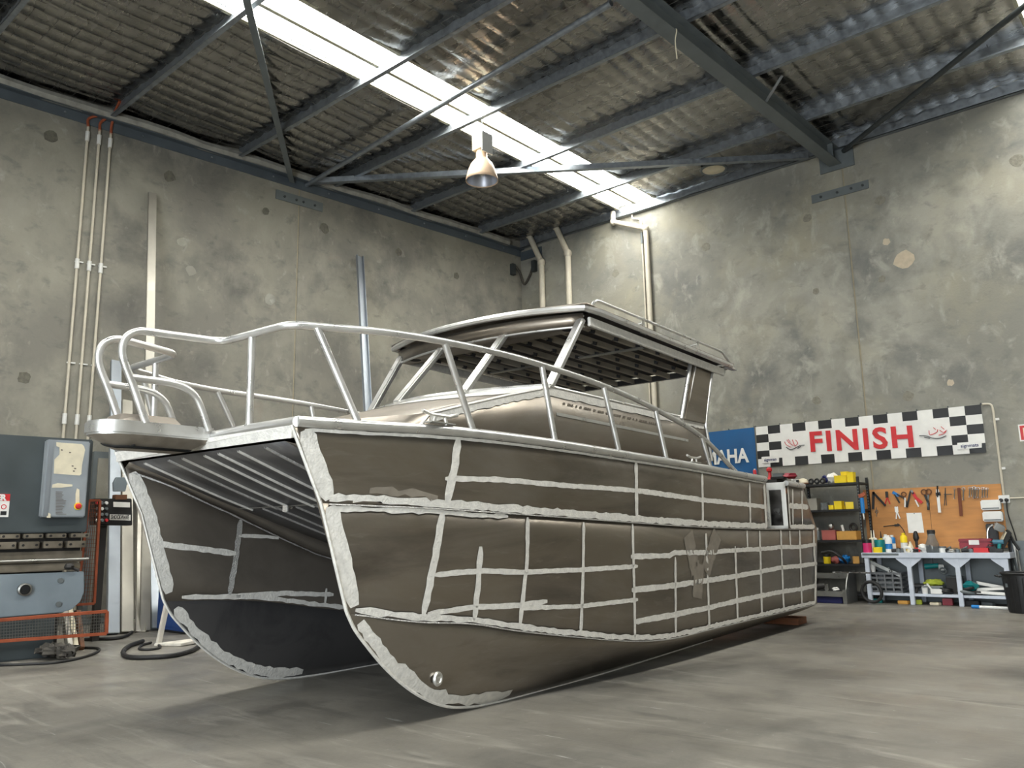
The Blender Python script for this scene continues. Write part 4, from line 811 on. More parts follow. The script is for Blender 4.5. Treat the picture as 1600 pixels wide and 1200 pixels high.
# ------------------------------------------------------------------ banners and services on the back wall
def cloth(x0, x1, z0a, z1a, z0b, z1b, nx, nz, off_, amp, seed):
    q = random.Random(seed); ph = [q.uniform(0, 6) for _ in range(4)]
    def f(u, v):
        x = x0+(x1-x0)*u; zb_ = z0a+(z0b-z0a)*u; zt_ = z1a+(z1b-z1a)*u
        d = amp*(math.sin(u*17+v*3+ph[0])*.5+math.sin(u*41+v*1.2+ph[1])*.3+math.sin((u*3+v)*7+ph[2])*.5)*(.35+.65*(1-v))
        return Vector((x, YR-off_-abs(amp)*1.6+d, zb_+(zt_-zb_)*v))
    return f
fb = cloth(-6.545, -2.762, 2.325, 3.085, 2.31, 3.075, 0, 0, .01, .009, 3)
e = thing('finish_banner', 'white banner with black checks and red lettering above the workbench', 'banner', fb(.5, 0))
m = MB(); NXC, SUB = 16, 4
rows = [[fb(i/(NXC*SUB), j/20) for i in range(NXC*SUB+1)] for j in range(21)]; m.grid(rows)
for k in range(len(m.f)):
    j, i = divmod(k, NXC*SUB); c = i//SUB; r_ = 4-j//4
    m.m[k] = 1 if ((r_+c) % 2 == 1 and (c < 2 or c > 13 or r_ in (0, 4))) else 0
m.build('banner_cloth', [C('banner_white', (228, 226, 220), .6, v=.04), M['black']], e, fixn=False, smooth=60)
UV0 = lambda px, py: RP(px, py, .032)
def flat_poly(name, pts, m_, par, o): return MB().prism([RP(*p, o) for p in pts], (0, -.002, 0)).build(name, m_, par, smooth=0)
cx = (UV0(1266, 693.5)+UV0(1427, 682))/2
letter('lettering', 'FINISH', .49, M['red'], cx+Vector((0, -.006, 0)), UV0(1427, 667)-UV0(1266, 677), (0, 0, 1), e, .015, (UV0(1427, 680).x-UV0(1266, 690).x), .001)['label'] = 'red letters spelling FINISH'
def strokes(nm, lst, m_, par, r, o=.04):
    for L_ in lst: MB().tube(smoothc([RP(*p, o) for p in L_], 4), r, 4).build(nm, m_, par)
def l1(x, y): return (1170+x/8, 625+y/8)
def l2(x, y): return (1360+x/6.667, 620+y/6.667)
strokes('emblem_stroke', [[l1(*p) for p in s_] for s_ in (((445,520),(470,560),(530,590)), ((475,500),(510,540),(560,570)), ((545,495),(560,540),(580,580)), ((490,490),(520,530)), ((585,500),(612,540),(575,580)))], M['red'], e, .006)
strokes('emblem_stroke', [[l1(*p) for p in s_] for s_ in (((465,590),(520,620),(570,605),(640,570),(695,562)), ((610,605),(650,580)))], M['black'], e, .008)
strokes('emblem_stroke', [[l2(*p) for p in s_] for s_ in (((610,350),(620,395),(690,370),(700,340)), ((720,345),(760,370),(795,345)), ((655,320),(680,340)), ((735,310),(770,340)), ((710,400),(760,385),(790,360)))], M['red'], e, .006)
strokes('emblem_stroke', [[l2(*p) for p in s_] for s_ in (((510,405),(580,408),(650,430),(720,432),(790,405)), ((560,420),(620,432)))], M['black'], e, .008)
for (a, b, cc_) in ((l1(160, 712), l1(378, 790), 0), (l2(905, 480), l2(1160, 545), 1)):
    y_s = -.094*(b[0]-a[0]); pl = flat_poly('sponsor_patch', [(a[0], b[1]+.5), (b[0], b[1]+.5+y_s*.8), (b[0], a[1]+y_s*.8), a], C('banner_white', (228, 226, 220)), e, .042)
    c = RP((a[0]+b[0])/2, (a[1]+b[1])/2-.8, .047); letter('lettering', 'signman' if not cc_ else 'signmats', .075, M['navy'], c, (1, 0, 0), (0, 0, 1), e, .001, None, .001)
for k in range(9): MB().cyl(fb(k/8, 1)+Vector((0, .012, .01)), fb(k/8, 1)+Vector((0, -.01, .015)), .012, 6).build('hook', M['steel_dark'], e)
ff = cloth(-8.12, -6.575, 2.21, 3.075, 2.205, 3.085, 0, 0, .01, .012, 8)
e = thing('blue_flag', 'blue banner with white lettering hung beside the chequered banner', 'banner', ff(.5, 0))
MB().grid([[ff(i/30, j/12) for i in range(31)] for j in range(13)]).build('flag_cloth', M['blue_flag'], e, fixn=False, smooth=60)
a = RP(1171, 724, .045); b = RP(1105, 730, .045); w1 = (a.x-b.x)/4*6
letter('lettering', 'YAMAHA', .37, M['white'], Vector((a.x-w1/2, a.y, (RP(1140, 702, .04).z+RP(1140, 727, .04).z)/2)), (1, 0, 0), (0, 0, 1), e, .012, w1, .001)
for k in range(4): MB().cyl(ff(k/3, 1)+Vector((0, .012, .01)), ff(k/3, 1)+Vector((0, -.01, .02)), .012, 6).build('hook', M['steel_dark'], e)
# conduit, double socket, fire sign
e = thing('conduit', 'thin pale conduit bending down from the banner end to the white socket', 'conduit', RP(1569, 776, .02))
c0 = RP(1569, 776, .025); MB().tube(fillet([RP(1535, 631.5, .025), RP(1548, 631, .025), Vector((-2.60, YR-.025, 3.0)), Vector((-2.60, YR-.025, 1.64))], .06), .017, 8).build('pipe', M['pipe_cream'], e)
MB().tube([Vector((-2.53, YR-.02, 1.585)), Vector((-1.2, YR-.02, 1.585))], .012, 7).build('branch', M['pipe_cream'], e)
for z in (2.82, 2.05): MB().box((-2.565, YR-.012, z), (.06, .02, .035)).build('saddle', M['white'], e)
e = thing('wall_socket', 'white double power socket above the plywood tool board', 'socket', RP(1569, 784, 0))
MB().span((-2.675, YR-.05, 1.515), (-2.525, YR, 1.635)).build('faceplate', M['white'], e, bevel=.006)
for x in (-2.637, -2.563): MB().lathe([(.027, 0), (.027, .05), (.02, .055)], (x, YR-.05, 1.56), (0, -1, 0), 12).build('plug', M['black'], e)
MB().tube(smoothc([(-2.563, YR-.1, 1.55), (-2.56, YR-.12, 1.35), (-2.5, YR-.1, 1.0), (-2.48, YR-.12, .72)], 5), .009, 6).build('flex', M['black'], e)
e = thing('fire_sign', 'red and white safety sign at the wall past the conduit', 'sign', (-2.1, YR, 2.45))
MB().span((-2.295, YR-.006, 2.445), (-1.9, YR, 2.705)).build('backing', M['paper'], e); MB().span((-2.275, YR-.009, 2.465), (-1.92, YR-.006, 2.685)).build('red_field', M['red'], e); MB().span((-2.235, YR-.012, 2.50), (-1.96, YR-.009, 2.65)).build('cream_panel', M['cream'], e)

# ------------------------------------------------------------------ plywood tool board and hand tools
c2 = lambda x, y: (1340+x/5.715, 740+y/5.715)
e = thing('tool_board', 'orange plywood tool board fixed to the back wall over the bench', 'board', (-3.7, YR, .9))
for k, (a, b) in enumerate(((-4.70, -3.68), (-3.674, -2.625))):
    MB().span((a, YR-.02, .84), (b, YR-.002, 1.815)).build('plywood_sheet', M['ply'], e, bevel=.002)
def tool(name, label, parts, cat='hand tool', grp='hand tools on the plywood board', o=.045):
    P0 = [RP(*c2(*p), o) for _, _, L_, *_ in parts for p in L_]; c = sum(P0, Vector())/len(P0); g = thing(name, label, cat, c, grp)
    for nm, mn, L_, w_, *rest in parts:
        P = [RP(*c2(*p), o) for p in L_]; r = w_/5.715*.0104/2
        if rest and rest[0] == 'ring': MB().ring(P[0], r, r*.28, (0, 1, 0), 16, 6).build(nm, M[mn], g)
        elif rest and rest[0] == 'flat':
            m = MB()
            for a_, b_ in zip(P, P[1:]): m.beam(a_, b_, r*2, .012, (0, 1, 0))
            m.build(nm, M[mn], g, bevel=.002)
        else: MB().tube(P, r, 7).build(nm, M[mn], g)
    MB().cyl(RP(*c2(*parts[0][2][0]), .02), RP(*c2(*parts[0][2][0]), o+.01), .005, 5).build('nail', M['steel_dark'], g)
tool('folding_square', 'black folding square hanging at the rack end of the board', [('stock', 'black', [(142,162),(138,318)], 22, 'flat'), ('blade', 'black', [(135,165),(250,288)], 20, 'flat')])
tool('pliers', 'small red-handled pliers beside the black folding square', [('jaw', 'dark', [(258,160),(263,218)], 24, 'flat'), ('handle', 'red', [(262,215),(245,270)], 10), ('handle', 'red', [(266,215),(290,272)], 10)])
tool('pliers', 'blue-jawed adjustable pliers between red pliers and snips', [('jaw', 'blue', [(312,165),(370,200)], 26, 'flat'), ('handle', 'dark', [(330,185),(375,262)], 15), ('handle', 'dark', [(350,185),(400,210)], 15)])
tool('tin_snips', 'brown-looped tin snips with one white handle', [('loop', 'brown', [(412,185)], 40, 'ring'), ('handle', 'white', [(425,215),(424,300)], 16), ('blade', 'dark', [(400,200),(440,260),(436,300)], 14, 'flat')])
tool('flat_file', 'long dark flat file hanging at an angle', [('blade', 'dark', [(472,158),(440,300)], 16, 'flat'), ('tang', 'steel_grey', [(472,158),(476,140)], 7)])
tool('locking_pliers', 'red locking pliers with white grips', [('body', 'red', [(492,168),(520,215),(575,262)], 26, 'flat'), ('grip', 'white', [(515,235),(545,295)], 14), ('jaw', 'chrome', [(480,150),(500,185)], 18, 'flat')])
tool('shears', 'large dark shears with two round loops', [('loop', 'brown', [(592,165)], 44, 'ring'), ('loop', 'brown', [(634,162)], 44, 'ring'), ('blade', 'dark', [(600,190),(632,262),(632,325)], 20, 'flat'), ('blade', 'steel_grey', [(632,190),(622,262),(634,322)], 14, 'flat')])
tool('spirit_level', 'long white bar tool with a black head', [('bar', 'white', [(712,140),(733,348)], 24, 'flat'), ('head', 'black', [(712,108),(715,210)], 14), ('clip', 'black', [(698,185),(740,180)], 30, 'flat')])
tool('dividers', 'thin steel dividers with a cross bar', [('leg', 'steel_dark', [(783,128),(774,285)], 7), ('leg', 'steel_dark', [(783,128),(792,285)], 7), ('cross_bar', 'steel_dark', [(770,186),(842,184)], 7)])
tool('rasp', 'long rusty brown rasp hanging among the spanners', [('blade', 'rust', [(903,128),(926,378)], 26, 'flat')])
for i, (x, y0, y1, w_, lab) in enumerate(((866,138,228,9,'single short spanner hanging before the rusty rasp'), (945,136,238,12,'single spanner hanging just after the rusty rasp'), (1000,130,212,9,'first spanner of the middle bunch'), (1020,130,205,9,'second spanner of the middle bunch'), (1040,128,222,12,'long bright spanner third in the middle bunch'), (1056,132,215,9,'fourth spanner of the middle bunch'), (1078,134,218,11,'last spanner of the middle bunch'), (1115,132,216,10,'first spanner of the bunch beside the paper dispensers'), (1136,134,212,9,'middle spanner of the bunch beside the paper dispensers'), (1160,134,214,8,'last spanner in the whole spanner row'))):
    tool('spanner', lab, [('shank', 'chrome', [(x, y0+8), (x-2, y1-8)], w_), ('ring_end', 'chrome', [(x, y0)], w_*2.0, 'ring'), ('open_jaw', 'chrome', [(x-w_*.8, y1), (x-2, y1-9), (x+w_*.6, y1)], w_*.7)], grp='spanners on the plywood board')
tool('hanging_hook', 'small clear hanging ring below the black folding square', [('ring', 'glass', [(170,340)], 26, 'ring'), ('wire', 'stainless', [(168,300),(170,385)], 5)])
tool('crimping_pliers', 'white crimping pliers hanging lower than the rest', [('head', 'white', [(345,295),(350,345)], 30, 'flat'), ('handle', 'white', [(348,345),(345,405)], 12), ('handle', 'white', [(354,345),(378,402)], 12)])
tool('ratchet', 'dark ratchet handle fixed level across the board', [('handle', 'dark', [(232,472),(330,462)], 9), ('head', 'dark', [(330,462),(372,460)], 20, 'flat')])
e = thing('paper_sheet', 'white sheet of paper pinned to the middle of the plywood board', 'paper', RP(*c2(515, 530), .025))
MB().prism([RP(*c2(*p), .023) for p in ((455,530),(595,528),(570,348),(435,352))], (0, -.002, 0)).build('sheet', M['paper'], e, smooth=0); MB().cyl(RP(*c2(505, 357), .026), RP(*c2(505, 357), .035), .008, 6).build('pin', M['steel_dark'], e)
for i, (a, b, l) in enumerate((((1108,232),(1272,328),'upper white plastic paper dispenser on the plywood board'), ((1125,335),(1292,430),'lower white plastic paper dispenser on the plywood board'))):
    A = RP(*c2(a[0], b[1]), .1); B = RP(*c2(b[0], a[1]), .1); e = thing('paper_dispenser', l, 'dispenser', (A+B)/2, 'paper dispensers')
    MB().span((A.x, YR-.14, A.z), (B.x, YR-.02, B.z)).build('case', M['white'], e, bevel=.015); MB().span((A.x+.02, YR-.145, A.z+.02), (B.x-.02, YR-.139, A.z+.035)).build('slot', M['steel_grey'], e)

# ------------------------------------------------------------------ workbench
YB = 13.8
e = thing('workbench', 'long pale grey steel workbench below the plywood tool board', 'workbench', (-3.5, 14.1, 0))
MB().span((-4.57, YB, .705), (-2.48, 14.52, .785)).build('bench_top', M['bench'], e, bevel=.006); MB().span((-4.55, YB-.006, .745), (-4.0, YB, .775)).build('marking_strip', M['steel_grey'], e)
MB().span((-4.5, YB+.04, .125), (-2.55, 14.45, .165)).build('lower_shelf', M['bench'], e, bevel=.004)
for y in (YB+.045, 14.46):
    for x in (-4.50, -3.87, -3.19, -2.55):
        MB().span((x-.032, y-.032, 0), (x+.032, y+.032, .705)).build('leg', M['bench'], e, bevel=.005)
for x, d in ((-3.87, -1), (-3.87, 1), (-3.19, -1), (-3.19, 1), (-2.55, -1)):
    MB().prism([(x+d*.03, YB+.02, .705), (x+d*.19, YB+.02, .705), (x+d*.175, YB+.02, .68), (x+d*.03, YB+.02, .565)], (0, .008, 0)).build('gusset', M['bench'], e)
MB().span((-4.7, 14.55, .0), (-2.4, 14.565, .7)).build('back_sheet', M['steel_grey'], e)
BZ = .785
def bpt(px, Y, z): p = PX(px, 850, 1, Y); 
def at(px, Y, z):
    "point at height z in the plane Y whose picture column is px"
    lo = PX(px, 700, 1, Y); hi = PX(px, 950, 1, Y); t = (z-lo.z)/(hi.z-lo.z); return lo.lerp(hi, t)
PM = .0104
def bottle(name, label, px, Y, z, w_, h_, mat_, cap='black', kind='bottle', cat='bottle', grp=None, band=None):
    p = at(px, Y, z); r = w_*PM/2; h = h_*PM; e = thing(name, label, cat, p, grp)
    if kind == 'bottle': prof = [(r*.95, 0), (r, .01), (r, h*.62), (r*.8, h*.72), (r*.32, h*.78), (r*.3, h*.85)]; cp_ = [(r*.36, h*.83), (r*.36, h), (r*.3, h*1.0)]
    elif kind == 'nozzle': prof = [(r*.97, 0), (r, .01), (r, h*.6), (r*.9, h*.63), (r*.3, h*.66)]; cp_ = [(r*.34, h*.64), (r*.12, h), (.002, h)]
    elif kind == 'can': prof = [(r*.97, 0), (r, .006), (r, h*.8), (r*.75, h*.87)]; cp_ = [(r*.55, h*.86), (r*.5, h), (.002, h)]
    else: prof = [(r*.97, 0), (r, .006), (r, h*.75)]; cp_ = [(r*1.05, h*.74), (r*1.05, h), (.002, h)]
    MB().lathe(prof, p, n=16).build('body', M[mat_], e); MB().lathe(cp_, p, n=12).build('cap', M[cap], e)
    if band: MB().lathe([(r*1.01, h*.2), (r*1.01, h*.5)], p, n=16, cap=False).build('label_band', M[band], e, fixn=False)
    return e
bx_ = lambda x: 1340+x/5.715
G_ = 'bottles on the bench end'
bottle('pink_bottle', 'bright pink liquid bottle at the rack end of the bench', bx_(92), 13.92, BZ, 13, 20, 'pink', 'black', 'jar', grp=G_)
bottle('sealant_bottle', 'clear bottle with a tall pointed nozzle beside the pink bottle', bx_(137), 14.1, BZ, 8, 34, 'cream', 'cream', 'nozzle', grp=G_)
bottle('sealant_bottle', 'pale bottle with thin pointed nozzle behind the yellow tub', bx_(160), 14.2, BZ, 8, 34, 'paper', 'paper', 'nozzle', grp=G_, band='blue')
bottle('green_bottle', 'squat teal green bottle at the back of the bottle group', bx_(205), 14.1, BZ, 15, 19, 'teal', 'teal', 'jar', grp=G_)
bottle('yellow_label_bottle', 'bottle with yellow label and black nozzle above the teal bottle', bx_(222), 14.3, BZ, 8, 32, 'yellow', 'black', 'nozzle', grp=G_)
bottle('round_tub', 'low yellow tub in front of the bottles', bx_(182), 13.9, BZ, 13, 8, 'yellow', 'yellow', 'jar', 'tub', grp=G_)
bottle('white_bottle', 'tall white bottle with blue band in front of its group', bx_(285), 14.0, BZ, 10, 26, 'white', 'white', 'can', grp=G_, band='blue')
bottle('blue_bottle', 'blue and white bottle at the end of the bottle group', bx_(320), 14.25, BZ, 9, 26, 'blue', 'white', 'can', grp=G_, band='white')
bottle('white_bottle', 'white bottle with purple band behind the tall white one', bx_(262), 14.25, BZ, 9, 27, 'white', 'white', 'can', grp=G_, band='navy')
e = bottle('spray_can', 'big yellow spray can with a thin bent spout', bx_(424), 14.1, BZ, 10, 29, 'yellow', 'yellow', 'can', band='white'); p = at(bx_(424), 14.1, BZ+.29)
MB().tube([p, p+Vector((-.02, 0, .06)), p+Vector((-.07, 0, .14)), p+Vector((-.1, 0, .16))], .008, 6).build('spout', M['dark'], e)
p = at(bx_(478), 14.0, BZ); solo(MB().lathe([(.07, 0), (.06, .02), (.02, .14), (.012, .17)], p, n=14), 'white_funnel', M['cream'], 'cream cone-shaped funnel beside the yellow spray can', 'funnel')
p = at(bx_(455), 13.88, BZ); solo(MB().ring(p+Vector((0, 0, .03)), .055, .02, (.2, 1, .5), 16, 7), 'tape_roll', M['white'], 'white tape roll lying before the cream funnel', 'tape')
e = thing('hand_brush', 'black hand brush with red grip standing on the bench', 'brush', at(bx_(535), 14.2, BZ)); p = e.location.copy()
MB().blob(p+Vector((0, 0, .24)), (.045, .03, .09), 1, .1).build('brush_head', M['black'], e); MB().tube([p+Vector((0, 0, .02)), p+Vector((.0, 0, .2))], .022, 8).build('handle', M['dark'], e); MB().box(p+Vector((.01, -.02, .035)), (.075, .05, .07)).build('grip', M['red'], e, bevel=.008)
p = at(bx_(597), 13.98, BZ); m = MB(); q = random.Random(2)
for k in range(6): m.blob(p+Vector((q.uniform(-.05, .05), q.uniform(-.04, .04), .05+q.uniform(-.01, .05))), (.05, .045, .045), k, .35, 9, 6)
solo(m, 'white_cloth', M['paper'], 'crumpled white cloth beside the glass jar', 'cloth', smooth=25)
e = thing('glass_jar', 'large clear glass jar with dark stopper on the bench', 'jar', at(bx_(675), 13.95, BZ)); p = e.location.copy()
MB().lathe([(.09, 0), (.095, .02), (.095, .13), (.07, .2), (.055, .24), (.055, .29)], p, n=20, cap=False).build('body', M['glass'], e, solid=.004); MB().lathe([(.06, .29), (.06, .335), (.05, .345)], p, n=16).build('stopper', M['dark'], e); MB().lathe([(.085, .01), (.088, .09), (.002, .09)], p, n=16).build('contents', M['paper'], e)
bottle('paste_tin', 'small white tin past the glass jar', bx_(762), 13.95, BZ, 10, 9, 'white', 'steel_grey', 'jar', 'tin')
# small metal clutter on the bench, piece by piece
q = random.Random(31)
CL = [(345,'dark grinder body beside the spray can','dark'),(375,'black grinder disc guard on the bench','black'),(508,'black cable coil before the red-grip brush','black'),(722,'dark socket lying past the jar','dark'),(800,'black drill chuck on the bench edge','black'),(842,'steel tap fitting on the bench','stainless'),(872,'brass coloured fitting beside the tap','tan'),(915,'dark drill bit box on the bench','dark'),(948,'oily steel block before the maroon tool box','oily'),(985,'black hose fitting before the maroon tool box','black'),(1022,'dark steel clamp before the maroon tool box','dark')]
for px, l, mn in CL:
    p = at(bx_(px), 13.9+q.uniform(0, .12), BZ); nm = l.split(' before')[0].split(' on the')[0].split(' beside')[0].split(' past')[0].split(' lying')[0].split()[-2:]; e = thing('_'.join(nm), l, 'tool', p)
    k = q.random(); sx = q.uniform(.05, .09)
    if k < .4: MB().tube([p+Vector((-sx, 0, .03)), p+Vector((sx*.3, .01, .035)), p+Vector((sx, -.02, .05))], .028, 8, r1=.018).build('body', M[mn], e); MB().lathe([(.035, 0), (.035, .05), (.015, .06)], p+Vector((sx*.6, -.01, .0)), n=10).build('foot', M['steel_grey'], e)
    elif k < .7: MB().box(p+Vector((0, 0, .03)), (sx*1.7, .07, .06), Matrix.Rotation(q.uniform(-.5, .5), 3, 'Z')).build('body', M[mn], e, bevel=.01); MB().cyl(p+Vector((0, 0, .055)), p+Vector((sx*.7, -.02, .085)), .014, 8).build('lever', M['steel_grey'], e)
    else: MB().ring(p+Vector((0, 0, .02)), .05, .014, (0, 0, 1), 18, 6).build('coil', M[mn], e); MB().ring(p+Vector((.01, 0, .045)), .043, .012, (.1, 0, 1), 18, 6).build('coil', M[mn], e)
e = thing('tool_box', 'maroon steel tool box with a white label at the back of the bench', 'tool box', at(bx_(1070), 14.3, BZ)); p = e.location.copy(); hw = 21*PM
MB().span((p.x-hw, p.y-.1, BZ), (p.x+hw, p.y+.12, BZ+.15)).build('body', M['maroon'], e, bevel=.008); MB().span((p.x-hw-.006, p.y-.106, BZ+.15), (p.x+hw+.006, p.y+.126, BZ+.2)).build('lid', M['maroon'], e, bevel=.008)
MB().span((p.x-.08, p.y-.11, BZ+.11), (p.x+.06, p.y-.1, BZ+.18)).build('label_plate', M['paper'], e)
e = thing('parts_tray', 'bright red open parts tray before the maroon tool box', 'tray', at(bx_(1110), 13.98, BZ)); p = e.location.copy()
MB().span((p.x-.11, p.y-.06, BZ), (p.x+.11, p.y+.06, BZ+.012)).build('base', M['red'], e)
for a, b in (((-.11, -.06), (.11, -.05)), ((-.11, .05), (.11, .06)), ((-.11, -.06), (-.1, .06)), ((.1, -.06), (.11, .06))): MB().span((p.x+a[0], p.y+a[1], BZ+.012), (p.x+b[0], p.y+b[1], BZ+.07)).build('side', M['red'], e)
p = at(bx_(1203), 14.0, BZ); e = thing('battery_case', 'black plastic case between red tray and blue drill', 'case', p); MB().box(p+Vector((0, 0, .045)), (.13, .1, .09)).build('body', M['black'], e, bevel=.008); MB().tube(fillet([p+Vector((-.04, -.02, .09)), p+Vector((-.04, -.02, .115)), p+Vector((.04, -.02, .115)), p+Vector((.04, -.02, .09))], .02), .007, 6).build('handle', M['dark'], e)
p = at(bx_(1268), 13.95, BZ); e = thing('cordless_drill', 'blue grey cordless drill standing near the bench end', 'drill', p); MB().box(p+Vector((0, 0, .03)), (.1, .07, .06)).build('battery', M['black'], e, bevel=.008); MB().tube([p+Vector((0, 0, .05)), p+Vector((.015, 0, .13))], .026, 9).build('grip', M['teal'], e); MB().tube([p+Vector((-.07, 0, .155)), p+Vector((.07, 0, .155))], .032, 10).build('motor', C('drillblue', (70, 120, 140)), e); MB().tube([p+Vector((-.07, 0, .155)), p+Vector((-.11, 0, .155))], .02, 10, r1=.01).build('chuck', M['dark'], e)
e = thing('tool_holster', 'black upright holster with bent steel pipe below the dispensers', 'holster', at(bx_(1225), 14.38, BZ)); p = e.location.copy()
MB().span((p.x-.075, p.y-.05, BZ), (p.x+.075, p.y+.05, BZ+.42)).build('body', M['black'], e, bevel=.012); MB().tube(smoothc([p+Vector((-.05, -.06, .05)), p+Vector((-.06, -.07, .2)), p+Vector((-.04, -.06, .34)), p+Vector((.03, -.06, .4))], 5), .016, 7).build('bent_pipe', M['stainless'], e)
# floodlight and poles beyond the bench
e = thing('work_light', 'folded floodlight on a black bracket at the bench end', 'lamp', at(1568, 14.15, .0)); p = at(1571, 14.15, .98)
Rm = Matrix.Rotation(.5, 3, 'Y') @ Matrix.Rotation(.3, 3, 'Z'); MB().box(p, (.06, .22, .26), Rm).build('housing', M['dark'], e, bevel=.01); MB().box(p+Vector((-.035, -.02, .012)), (.012, .19, .22), Rm).build('lens', M['cream'], e)
MB().box(p+Vector((-.06, -.03, .17)), (.14, .16, .1), Rm).build('second_head', M['stainless'], e, bevel=.015); MB().tube([p+Vector((.05, 0, .1)), p+Vector((.1, 0, -.05)), p+Vector((.16, -.02, -.16))], .02, 7).build('bracket', M['black'], e); MB().tube([p+Vector((.05, 0, 0)), p+Vector((.02, .05, -.98))], .018, 8).build('stand', M['black'], e)
for i, (a, b, mn, l) in enumerate((((1583, 845), (1594, 893), 'white', 'white pole leaning at the bench end'), ((1576, 850), (1586, 893), 'steel_dark', 'dark pole leaning between work light and white pole'), ((1587, 850), (1592, 880), 'stainless', 'grey pole leaning behind the white pole'))):
    T = PX(*a, 1, 14.3); B = T.lerp(PX(*b, 1, 14.1), 2.1); t = (B.z-.0)/(T.z-B.z) if T.z != B.z else 0; B = B-(T-B)*((B.z)/(T.z-B.z)); solo(MB().tube([B+Vector((0, 0, .01)), T], .019, 8), 'leaning_pole', M[mn], l, 'pole', 'poles at the bench end')
a = at(1594, 14.3, 0); e = thing('leaning_board', 'grey framed board leaning past the poles', 'board', a); MB().span((a.x, 14.28, 0), (a.x+.6, 14.30, .95)).build('sheet', M['steel_grey'], e); MB().span((a.x-.02, 14.27, 0), (a.x, 14.31, .97)).build('frame', M['lightalu'], e)
# black bin
bc = Vector((-2.27, 13.3, 0)); e = thing('rubbish_bin', 'round black plastic rubbish bin in front of the bench end', 'bin', bc)
MB().lathe([(.21, 0), (.215, .02), (.25, .5), (.255, .5), (.262, .52)], bc, n=32).build('body', M['black'], e)
MB().ring(bc+Vector((0, 0, .53)), .262, .016, (0, 0, 1), 32, 6).build('rim', M['black'], e)
for k in range(22):
    t = 2*math.pi*k/22; d = Vector((math.cos(t), math.sin(t), 0)); MB().tube([bc+d*.214+Vector((0, 0, .03)), bc+d*.247+Vector((0, 0, .47))], .007, 5).build('rib', M['black'], e)
MB().tube(fillet([bc+Vector((-.26, -.05, .47)), bc+Vector((-.33, -.05, .49)), bc+Vector((-.33, .06, .49)), bc+Vector((-.26, .06, .47))], .03), .012, 6).build('handle', M['black'], e)
MB().box(bc+Vector((-.15, -.17, .37)), (.09, .01, .05), Matrix.Rotation(.75, 3, 'Z')).build('sticker', M['steel_grey'], e)

# ------------------------------------------------------------------ things under the bench
SH = .165
p = at(1390, 14.05, SH); e = thing('plastic_crate', 'grey slatted plastic crate full of metal parts under the bench', 'crate', p); w_, d_, h_ = .5, .34, .30
for z in (.0, .07, .14, .21, .28):
    for a, b in (((-w_/2, -d_/2), (w_/2, -d_/2+.012)), ((-w_/2, d_/2-.012), (w_/2, d_/2)), ((-w_/2, -d_/2), (-w_/2+.012, d_/2)), ((w_/2-.012, -d_/2), (w_/2, d_/2))): MB().span((p.x+a[0], p.y+a[1], SH+z), (p.x+b[0], p.y+b[1], SH+z+.032)).build('slat', M['crate'], e)
for x in (-.24, -.12, 0, .12, .24):
    for y in (-d_/2, d_/2): MB().span((p.x+x-.012, p.y+y-.008, SH), (p.x+x+.012, p.y+y+.008, SH+.31)).build('upright', M['crate'], e)
MB().span((p.x-w_/2, p.y-d_/2, SH), (p.x+w_/2, p.y+d_/2, SH+.01)).build('base', M['crate'], e)
def junk(name, label, px, Y, z, parts, cat='tool', grp=None):
    p = at(px, Y, z); e = thing(name, label, cat, p, grp)
    for nm, mn, kind, *a in parts:
        if kind == 'b': MB().box(p+Vector(a[0]), a[1], Matrix.Rotation(a[2] if len(a) > 2 else 0, 3, 'Z') @ Matrix.Rotation(a[3] if len(a) > 3 else 0, 3, 'Y')).build(nm, M[mn], e, bevel=.006)
        elif kind == 't': MB().tube([p+Vector(v) for v in a[0]], a[1], 9, r1=a[2] if len(a) > 2 else None).build(nm, M[mn], e)
        elif kind == 'r': MB().ring(p+Vector(a[0]), a[1], a[2], a[3], 20, 7).build(nm, M[mn], e)
        elif kind == 'o': MB().blob(p+Vector(a[0]), a[1], a[2], .25, 10, 7).build(nm, M[mn], e, smooth=30)
    return e
junk('steel_profile', 'long grey steel profile lying across the crate top', 1383, 13.98, SH+.31, [('bar', 'stainless', 'b', (0, 0, .06), (.5, .07, .05), .1, .45), ('hole_boss', 'dark', 'r', (.1, -.045, .02), .018, .006, (0, 1, 0))], 'metal part', 'metal parts in the crate')
junk('steel_profile', 'short grey bracket resting in the crate beneath the long profile', 1375, 14.1, SH+.31, [('plate', 'steel_grey', 'b', (0, 0, .05), (.3, .12, .04), -.2, .3), ('lug', 'stainless', 'b', (.12, 0, .03), (.06, .1, .08), .2)], 'metal part', 'metal parts in the crate')
junk('white_cup', 'white plastic cup at the crate corner under the bench', 1364, 13.98, SH+.42, [('cup', 'white', 't', [(0, 0, -.11), (0, 0, .05)], .03, .045)], 'cup')
junk('motor_block', 'round grey motor inside the slatted crate', 1388, 14.05, SH+.012, [('body', 'steel_grey', 't', [(-.1, 0, .09), (.1, 0, .09)], .08), ('end_cap', 'stainless', 't', [(.1, 0, .09), (.13, 0, .09)], .06, .03)], 'metal part')
junk('angle_grinder', 'teal angle grinder hanging under the bench top', 1459, 14.2, .5, [('body', 'teal', 't', [(-.12, 0, .06), (.08, 0, .08)], .045, .035), ('head', 'stainless', 'b', (.12, 0, .05), (.08, .07, .09)), ('disc', 'steel_grey', 'r', (.14, -.04, .0), .045, .012, (0, 1, .2)), ('hook', 'black', 't', [(0, 0, .1), (0, 0, .2)], .006)])
junk('lime_cloth', 'lime green cloth lying on the lower bench shelf', 1460, 14.0, SH+.12, [('fold', 'lime', 'o', (-.04, 0, .04), (.11, .07, .05), 1), ('fold', 'lime', 'o', (.06, .01, .05), (.08, .06, .045), 2)], 'cloth')
